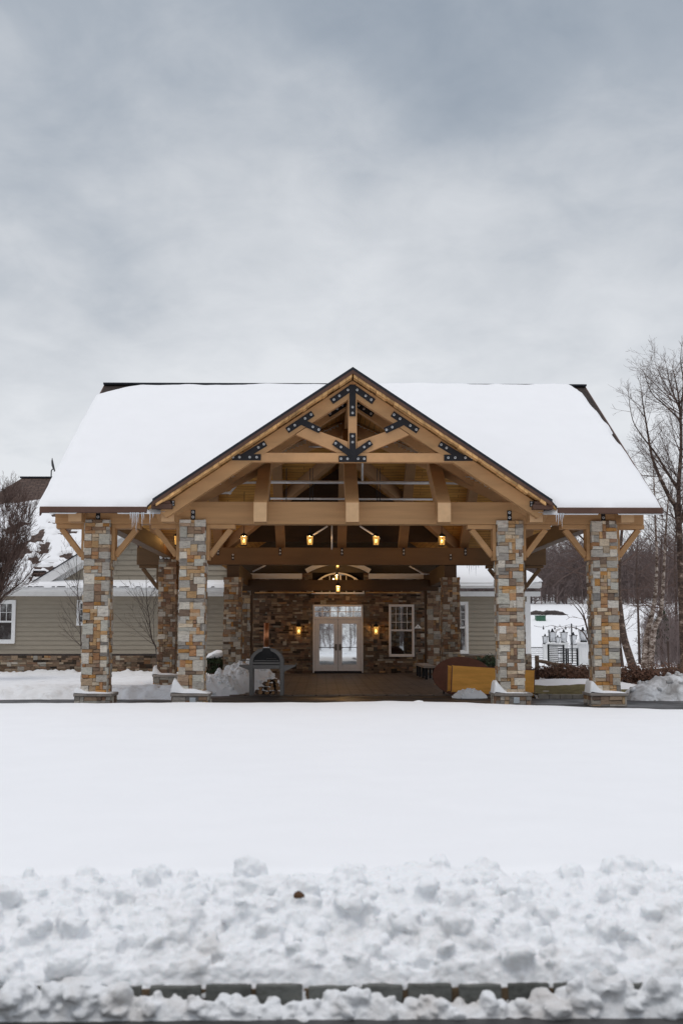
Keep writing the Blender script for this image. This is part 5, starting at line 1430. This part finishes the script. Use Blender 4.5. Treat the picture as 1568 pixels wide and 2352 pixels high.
# poles with a string of bulbs
for px, y0, Y, lab in ((1259.7, 1448, 83, 'thin dark pole behind the left gate pillar'), (1311.5, 1434, 83, 'thin dark pole right of the gate middle')):
    a = pt(px, y0, Y); q = MB(); q.tube([(a.x, Y, -.5), (a.x, Y, a.z)], .05, 6); q.ball((a.x, Y, a.z), .06, 6, 4); tag(q.build('light_pole', 'black_metal'), lab, 'pole')
a, b_ = pt(1225, 1437, 83), pt(1345, 1434, 83)
SLT = thing('string_light', 'string of small dark bulbs strung above the garden gate', 'string lights', ((a.x + b_.x) / 2, 83, a.z))
P = [(a.x + (b_.x - a.x) * u, 83, a.z + (b_.z - a.z) * u - .12 * math.sin(math.pi * ((u * 3) % 1))) for u in lin(0, 1, 31)]
q = MB(); q.tube(P, .012, 4); q.build('cable', 'black_metal', SLT)
for px in (1247, 1273, 1298, 1322):
    p = pt(px, 1437, 83); q = MB(); q.tube([(p.x, 83, p.z), (p.x, 83, p.z - .14)], .025, 6); q.ball((p.x, 83, p.z - .2), .06, 8, 6, (1, 1, 1.4)); q.build('bulb', 'black_metal', SLT)
# utility box, ledge
p = pt(1240, 1424, 105); g = terr(p.x, 105)
UB = thing('utility_box', 'green metal utility box on the snowy slope', 'utility box', (p.x, 105, g))
q = MB(); q.box(p.x - .42, p.x + .42, 104.6, 105.4, g - .3, g + .36); q.build('body', 'green_box', UB, bevel=.04)
q = MB(); q.box(p.x - .45, p.x + .45, 104.56, 105.44, g + .362, g + .42); q.build('lid', 'green_box', UB, bevel=.03)
def ledge(lab, px0, px1, Y, seed):
    mb = MB(); a, b_ = pt(px0, 1412, Y), pt(px1, 1412, Y); n = 34; rg = random.Random(seed); V = []
    for i in range(n):
        u = i / (n - 1); x = a.x + (b_.x - a.x) * u; g = terr(x, Y)
        h = .14 + .28 * math.sin(math.pi * min(1, u * 1.05)) ** .6 + .15 * fbm(x * .9, 2) ; h = max(.05, h)
        V.append([(x, Y - .1 + .3 * fbm(x, 5), g - .3), (x, Y + .25 * fbm(x * 1.3, 9), g + h * .6), (x, Y + .35 + .2 * fbm(x, 1), g + h), (x, Y + 2.2, g + .2)])
    mb.v = [p for r in V for p in r]
    mb.f = [[i * 4 + k, (i + 1) * 4 + k, (i + 1) * 4 + k + 1, i * 4 + k + 1] for i in range(n - 1) for k in range(3)]
    mb.mi = [0] * len(mb.f); mb.col = [None] * len(mb.f)
    return tag(mb.build('rock_ledge', 'rock', smooth=False), lab, 'rock ledge')
ledge('dark rock ledge breaking through the snow above the green box', 1216, 1304, 107.6, 4)

# ================================================================== TREES
def rand_perp(rg, d):
    v = Vector((rg.gauss(0, 1), rg.gauss(0, 1), rg.gauss(0, 1))); v -= d * v.dot(d)
    return v.normalized() if v.length > 1e-5 else d.orthogonal().normalized()
def grow(rg, p, d, L, r, lvl, out, prm):
    mx = prm['levels']; seg = prm['seg'][min(lvl, len(prm['seg']) - 1)]; n = max(2, int(L / seg))
    P, Rr = [p.copy()], [r]; tip = prm.get('tip', .25)
    for i in range(n):
        d = (d + rand_perp(rg, d) * rg.gauss(0, prm['wob'][min(lvl, len(prm['wob']) - 1)]) + Vector((0, 0, prm['trop'][min(lvl, len(prm['trop']) - 1)]))).normalized()
        p = p + d * (L / n); P.append(p.copy()); Rr.append(max(prm['rmin'], r * (1 - (1 - tip) * (i + 1) / n)))
    out.append((lvl, P, Rr))
    sprout(rg, P, Rr, L, lvl, out, prm)
def sprout(rg, P, Rr, L, lvl, out, prm, t0=None):
    if lvl >= prm['levels']: return
    k = prm['kids'][min(lvl, len(prm['kids']) - 1)] * L; k = int(k) + (rg.random() < k - int(k))
    t0 = prm['from'][min(lvl, len(prm['from']) - 1)] if t0 is None else t0
    n = len(P) - 1
    for _ in range(k):
        t = t0 + (1 - t0) * rg.random(); f = t * n; i = min(n - 1, int(f)); u = f - i
        p = P[i].lerp(P[i + 1], u); d0 = (P[i + 1] - P[i]).normalized()
        ang = R(rg.uniform(*prm['ang'][min(lvl, len(prm['ang']) - 1)]))
        d = (d0 * math.cos(ang) + rand_perp(rg, d0) * math.sin(ang)).normalized()
        l = L * rg.uniform(*prm['len'][min(lvl, len(prm['len']) - 1)]) * (1.15 - .6 * t)
        l = min(l, prm['lmax'][min(lvl, len(prm['lmax']) - 1)])
        r = max(prm['rmin'], min((Rr[i] * (1 - u) + Rr[i + 1] * u) * .6, prm['rr'][min(lvl, len(prm['rr']) - 1)] * l))
        if l > prm['lmin']: grow(rg, p, d, l, r, lvl + 1, out, prm)
def tree(name, label, stems, prm, seed, bark, twig, group=None, cat='tree', grow_tops=True):
    rg = random.Random(seed); out = []
    base = stems[0][0][0]
    for P, r0, r1, t0 in stems:
        P = [Vector(p) for p in P]
        Q = []                                          # smooth the stem polyline
        for i in range(len(P) - 1):
            for u in (0, .25, .5, .75):
                a, b_, c, d = P[max(0, i - 1)], P[i], P[i + 1], P[min(len(P) - 1, i + 2)]
                Q.append(.5 * ((2 * b_) + (c - a) * u + (2 * a - 5 * b_ + 4 * c - d) * u * u + (3 * b_ - a - 3 * c + d) * u ** 3))
        Q.append(P[-1]); n = len(Q)
        Rr = [r0 + (r1 - r0) * (i / (n - 1)) ** .85 for i in range(n)]
        L = sum((Q[i + 1] - Q[i]).length for i in range(n - 1))
        out.append((0, Q, Rr)); sprout(rg, Q, Rr, L, 0, out, prm, t0)
        if grow_tops:
            d = (Q[-1] - Q[-2]).normalized()
            for _ in range(3):
                dd = (d + rand_perp(rg, d) * .25).normalized(); grow(rg, Q[-1], dd, min(prm.get('top', 1.4), L * .18), r1 * .8, 1, out, prm)
    t = thing(name, label, cat, base, group)
    q = MB()
    for l, P, Rr in out:
        if l == 0: q.tube(P, Rr, 10)
    q.build('trunk', bark, t, smooth=True)
    q = MB()
    for l, P, Rr in out:
        if l >= 1: q.tube(P, Rr, 5 if l == 1 else 3, cap=False)
    q.build('crown', twig, t, smooth=True)
    return t, len(out)
def px(Y, *pts): return [pt(a, b_, Y + (c[0] if c else 0)) for a, b_, *c in pts]
BIRCH = dict(top=.45, levels=4, seg=(.4, .22, .16, .12), wob=(.08, .08, .09, .10), trop=(.02, .06, .06, .04), kids=(6.0, 6.6, 7.0, 4.5), **{'from': (.12, .15, .15, .1)}, ang=((35, 75), (25, 60), (25, 60)), len=((.12, .32), (.30, .6), (.3, .6)), lmax=(2.1, .95, .42), lmin=.12, rr=(.010, .0075, .006), rmin=.0028)
tree('birch_tree', 'tall multi-stemmed birch at the right edge with fine bare crown', [
    (px(38, (1572, 1585), (1566, 1420), (1561, 1300), (1560, 1234), (1557, 1126), (1563, 1029), (1561, 951), (1556, 905), (1544, 845)), .14, .010, .2),
    (px(38, (1561, 1290), (1553, 1175, .3), (1536, 1142, .5), (1510, 1087, .8), (1495, 1044, 1), (1485, 986, 1.1), (1475, 925, 1.2), (1470, 885, 1.2)), .10, .008, .15),
    (px(38, (1557, 1126), (1526, 1077, -.4), (1502, 1038, -.7), (1476, 1005, -.9), (1452, 965, -1), (1442, 905, -1.1)), .05, .006, .15),
    (px(38, (1561, 965), (1526, 931, -.4), (1495, 902, -.7), (1478, 855, -.8)), .035, .006, .1),
    (px(38, (1560, 940), (1540, 890, .6), (1528, 835, .9)), .03, .006, .1),
    (px(38, (1560, 1200), (1600, 1100, -.5), (1625, 980, -.8), (1640, 850, -1)), .08, .008, .15),
    (px(38, (1562, 960), (1568, 880, -.2), (1562, 830, -.3), (1564, 800, -.3)), .035, .006, .1)], BIRCH, 21, 'birch_bark', 'twig', 'bare birches on the right')
B2 = dict(BIRCH); B2.update(kids=(2.6, 4.2, 5.0, 3), len=((.22, .45), (.30, .55), (.3, .5)), lmax=(2.6, 1.1, .5), trop=(.02, -.012, -.02, -.02), ang=((45, 85), (30, 65), (25, 60)))
tree('birch_tree', 'pale peeling birch with two trunks right of the outer column', [
    (px(47, (1479, 1535), (1484, 1466), (1492, 1428), (1503, 1373), (1507, 1290), (1504, 1200), (1500, 1090)), .16, .02, .35),
    (px(47, (1492, 1535), (1501, 1447, -.4), (1516, 1410, -.6), (1523, 1317, -.8), (1527, 1230, -.9), (1535, 1130, -1)), .14, .02, .35)], B2, 33, 'birch_pale', 'twig', 'bare birches on the right')
B3 = dict(B2); B3.update(kids=(2.2, 4.2, 5.0, 3), lmax=(3.6, 1.3, .55), trop=(.02, .0, -.01, -.01))
tree('birch_tree', 'dark barked birch trunk leaning beside the outer right column', [
    (px(45, (1453, 1535), (1432, 1466), (1423, 1401), (1420, 1345), (1424, 1260), (1432, 1150), (1436, 1060)), .17, .02, .4)], B3, 35, 'birch_bark', 'twig', 'bare birches on the right')
THIN = dict(BIRCH); THIN.update(levels=3, kids=(2.4, 3.6, 4), len=((.2, .4), (.3, .5), (.3, .5)), lmax=(1.8, .8, .4))
for i, (P, r, lab) in enumerate((
    (((1427, 1532), (1421, 1466), (1417, 1380), (1410, 1280)), .11, 'dark slim tree trunk right against the outer column'),
    (((1468, 1525), (1464, 1401), (1461, 1300), (1466, 1200)), .07, 'thin straight bare tree between the two birches'),
    (((1520, 1532), (1516, 1447), (1515, 1330), (1520, 1200)), .10, 'bare mossy tree right of the pale birch'),
    (((1550, 1500), (1552, 1400), (1548, 1290), (1556, 1150)), .11, 'bare tree standing behind the big birch at the right edge'))):
    tree('bare_tree', lab, [(px(52 + 3 * i, *P), r, .012, .3)], THIN, 50 + i, 'bark_dark', 'twig', 'slim bare trees on the right')
# tree behind the gate with long arching boughs
ARCH = dict(BIRCH); ARCH.update(levels=3, kids=(1.6, 3, 3.5), lmax=(4, 1.6, .8), len=((.3, .6), (.3, .5), (.3, .5)), trop=(-.01, -.03, -.02), rmin=.010, rr=(.012, .010, .01))
tree('bare_tree', 'bare small tree reaching over the right gate pillars', [(px(70, (1356, 1530), (1352, 1470), (1340, 1420), (1318, 1390)), .10, .02, .2), (px(70, (1353, 1480), (1338, 1452), (1310, 1440), (1285, 1445)), .05, .012, .1), (px(70, (1349, 1450), (1335, 1400), (1310, 1375)), .05, .012, .1)], ARCH, 61, 'bark_dark', 'twig')
UPB = dict(ARCH); UPB.update(rmin=.007)
tree('bare_tree', 'bare tree with long boughs crossing the sky between the right columns', [(px(50, (1400, 1520), (1396, 1380), (1385, 1300), (1350, 1250), (1310, 1215), (1270, 1200)), .09, .015, .3), (px(50, (1390, 1330), (1360, 1290), (1320, 1262), (1290, 1240)), .05, .012, .1)], UPB, 63, 'bark_dark', 'twig')

# saplings in the left bed
SAP = dict(levels=3, seg=(.3, .16, .12), wob=(.06, .07, .1), trop=(.02, .05, .03), kids=(5.0, 3.2, 3), **{'from': (.22, .1, .1)}, ang=((25, 55), (18, 40), (20, 40)), len=((.30, .55), (.3, .5), (.3, .5)), lmax=(1.5, .7, .3), lmin=.1, rr=(.0065, .006, .006), rmin=.0035)
tree('sapling', 'bare sapling with fine upswept twigs beside the rear left column', [(px(39.3, (362, 1540), (359, 1490), (349, 1467), (343, 1421), (337, 1372), (336, 1290)), .035, .006, .25)], SAP, 71, 'twig_grey', 'twig_grey', 'bare saplings in the left bed')
tree('sapling', 'bare sapling half hidden behind the leftmost stone column', [(px(43, (192, 1545), (188, 1494), (183, 1411), (178, 1345), (176, 1280)), .035, .006, .25)], SAP, 72, 'twig_grey', 'twig_grey', 'bare saplings in the left bed')
# dense multi-stemmed shrub at the left edge
SHR = dict(levels=3, seg=(.2, .12, .09), wob=(.06, .08, .12), trop=(.02, .06, .05), kids=(5.5, 7.5, 6), **{'from': (.28, .1, .1)}, ang=((12, 35), (12, 38), (15, 40)), len=((.22, .45), (.3, .6), (.3, .6)), lmax=(1.1, .6, .3), lmin=.08, rr=(.007, .006, .006), rmin=.004)
rg = random.Random(81); stems = []
b0 = pt(-42, 1545, 41)
for k in range(17):
    tx = rg.uniform(-75, 92); ty = 1165 + abs(tx - 10) * .75 + rg.uniform(-15, 45)
    if tx > 70: ty += 40
    mx_ = -42 + (tx + 42) * .38; dy = rg.uniform(-1.2, 1.2)
    stems.append((px(41, (-42 + rg.uniform(-4, 4), 1545), (-38 + (tx + 40) * .14, 1450), (mx_, 1375, dy * .4), ((mx_ + tx) / 2 + 8, (1375 + ty) / 2, dy * .8), (tx, ty, dy)), .045, .006, .35))
tree('multi_stem_tree', 'dense reddish brown multi-stemmed tree at the left edge', stems, SHR, 82, 'bark_dark', 'twig')
# dark conifer
def conifer(lab, pxx, pyb, pyt, Y, w, seed):
    rg = random.Random(seed); b0, tp = pt(pxx, pyb, Y), pt(pxx, pyt, Y); H = tp.z - b0.z
    t = thing('pine_tree', lab, 'tree', b0); q = MB(); q.tube([b0, tp], [.14, .03], 8); q.build('trunk', 'bark_dark', t, smooth=True)
    q = MB()
    for _ in range(2600):
        u = rg.random() ** .8; z = b0.z + H * (.1 + .9 * u); a = rg.uniform(0, 6.28); rr = w * (1 - u) * (.25 + .75 * rg.random()) * (1 + .3 * math.sin(u * 40))
        c = Vector((b0.x + rr * math.cos(a), Y + rr * math.sin(a), z - rr * .25)); d = Vector((math.cos(a), math.sin(a), rg.uniform(-.5, .1))).normalized() * rg.uniform(.08, .2); s = d.orthogonal().normalized() * .03
        q.add([c - s, c + d, c + s], [(0, 1, 2)])
    q.build('crown', 'box_leaf', t)
conifer('dark small pine among the bare trees at the right edge', 1522, 1520, 1400, 66, 1.5, 5)
p = pt(1535, 1556, 42); q = MB(); q.tube([(p.x, 42, -.5), (p.x, 42, pt(1534, 1473, 42).z)], .035, 6); q.box(p.x - .05, p.x + .05, 41.95, 42.05, -.5, -.3)
tag(q.build('marker_post', 'bark_dark'), 'thin dark post standing behind the fence at the right', 'post')

# far woods: one mass of bare trees on the hillside (and across the road, where the door glass mirrors them)
FP = dict(levels=3, seg=(1.0, .7, .5), wob=(.07, .12, .16), trop=(.03, .07, .06), kids=(4.6, 2.6, 2.2), **{'from': (.06, .12, .1)}, ang=((25, 60), (25, 55), (25, 55)), len=((.22, .42), (.35, .6), (.35, .6)), lmax=(3.2, 1.8, 1.0), lmin=.25, rr=(.011, .010, .010), rmin=.014)
def proto_tree(seed, H):
    rg = random.Random(seed); out = []; grow(rg, Vector((0, 0, -.3)), Vector((0, 0, 1)), H, .085, 0, out, FP)
    q = MB()
    for l, P, Rr in out: q.tube(P, Rr, 4 if l == 0 else 3, cap=False)
    return np.array(q.v), np.array([f for f in q.f])
protos = [proto_tree(900 + k, 4.9 + .4 * k) for k in range(6)]
def forest(name, label, spots, seed, size=1.0):
    rg = random.Random(seed); VV, FF, n = [], [], 0
    for x, y in spots:
        V, Fc = protos[rg.randrange(6)]; a = rg.uniform(0, 6.28); s = rg.uniform(.75, 1.15) * size; ca, sa = math.cos(a), math.sin(a)
        W = np.empty_like(V); W[:, 0] = (V[:, 0] * ca - V[:, 1] * sa) * s + x; W[:, 1] = (V[:, 0] * sa + V[:, 1] * ca) * s + y; W[:, 2] = V[:, 2] * s + terr(x, y)
        VV.append(W); FF.append(Fc + n); n += len(V)
    V = np.concatenate(VV); Fc = np.concatenate(FF)
    me = bpy.data.meshes.new(name); me.vertices.add(len(V)); me.vertices.foreach_set('co', V.ravel())
    me.loops.add(Fc.size); me.loops.foreach_set('vertex_index', Fc.ravel().astype(np.int32))
    me.polygons.add(len(Fc)); me.polygons.foreach_set('loop_start', np.arange(0, Fc.size, 4, dtype=np.int32)); me.polygons.foreach_set('loop_total', np.full(len(Fc), 4, dtype=np.int32))
    me.materials.append(MATS['forest_wood']); me.update(calc_edges=True)
    o = bpy.data.objects.new(name, me); COL.objects.link(o); return tag(o, label, 'woods', kind='stuff')
rg = random.Random(14)
forest('undergrowth', 'leafless brush and young growth among the trunks beyond the fence', [(y * .25 + 2.2 + rg.uniform(0, 1) * 20, y) for y in (rg.uniform(52, 100) for _ in range(420))], 7, .50)
rg = random.Random(5); spots = []
for _ in range(620):
    y = 117 + 40 * rg.random() ** 1.25; spots.append((rg.uniform(12, 58), y))
forest('woods', 'brown leafless woods covering the far hillside', spots, 6)
spots = [(rg.uniform(-40, 40), -rg.uniform(22, 48)) for _ in range(190)]
forest('woods', 'leafless woods across the road, mirrored in the glass of the entrance doors', spots, 8)
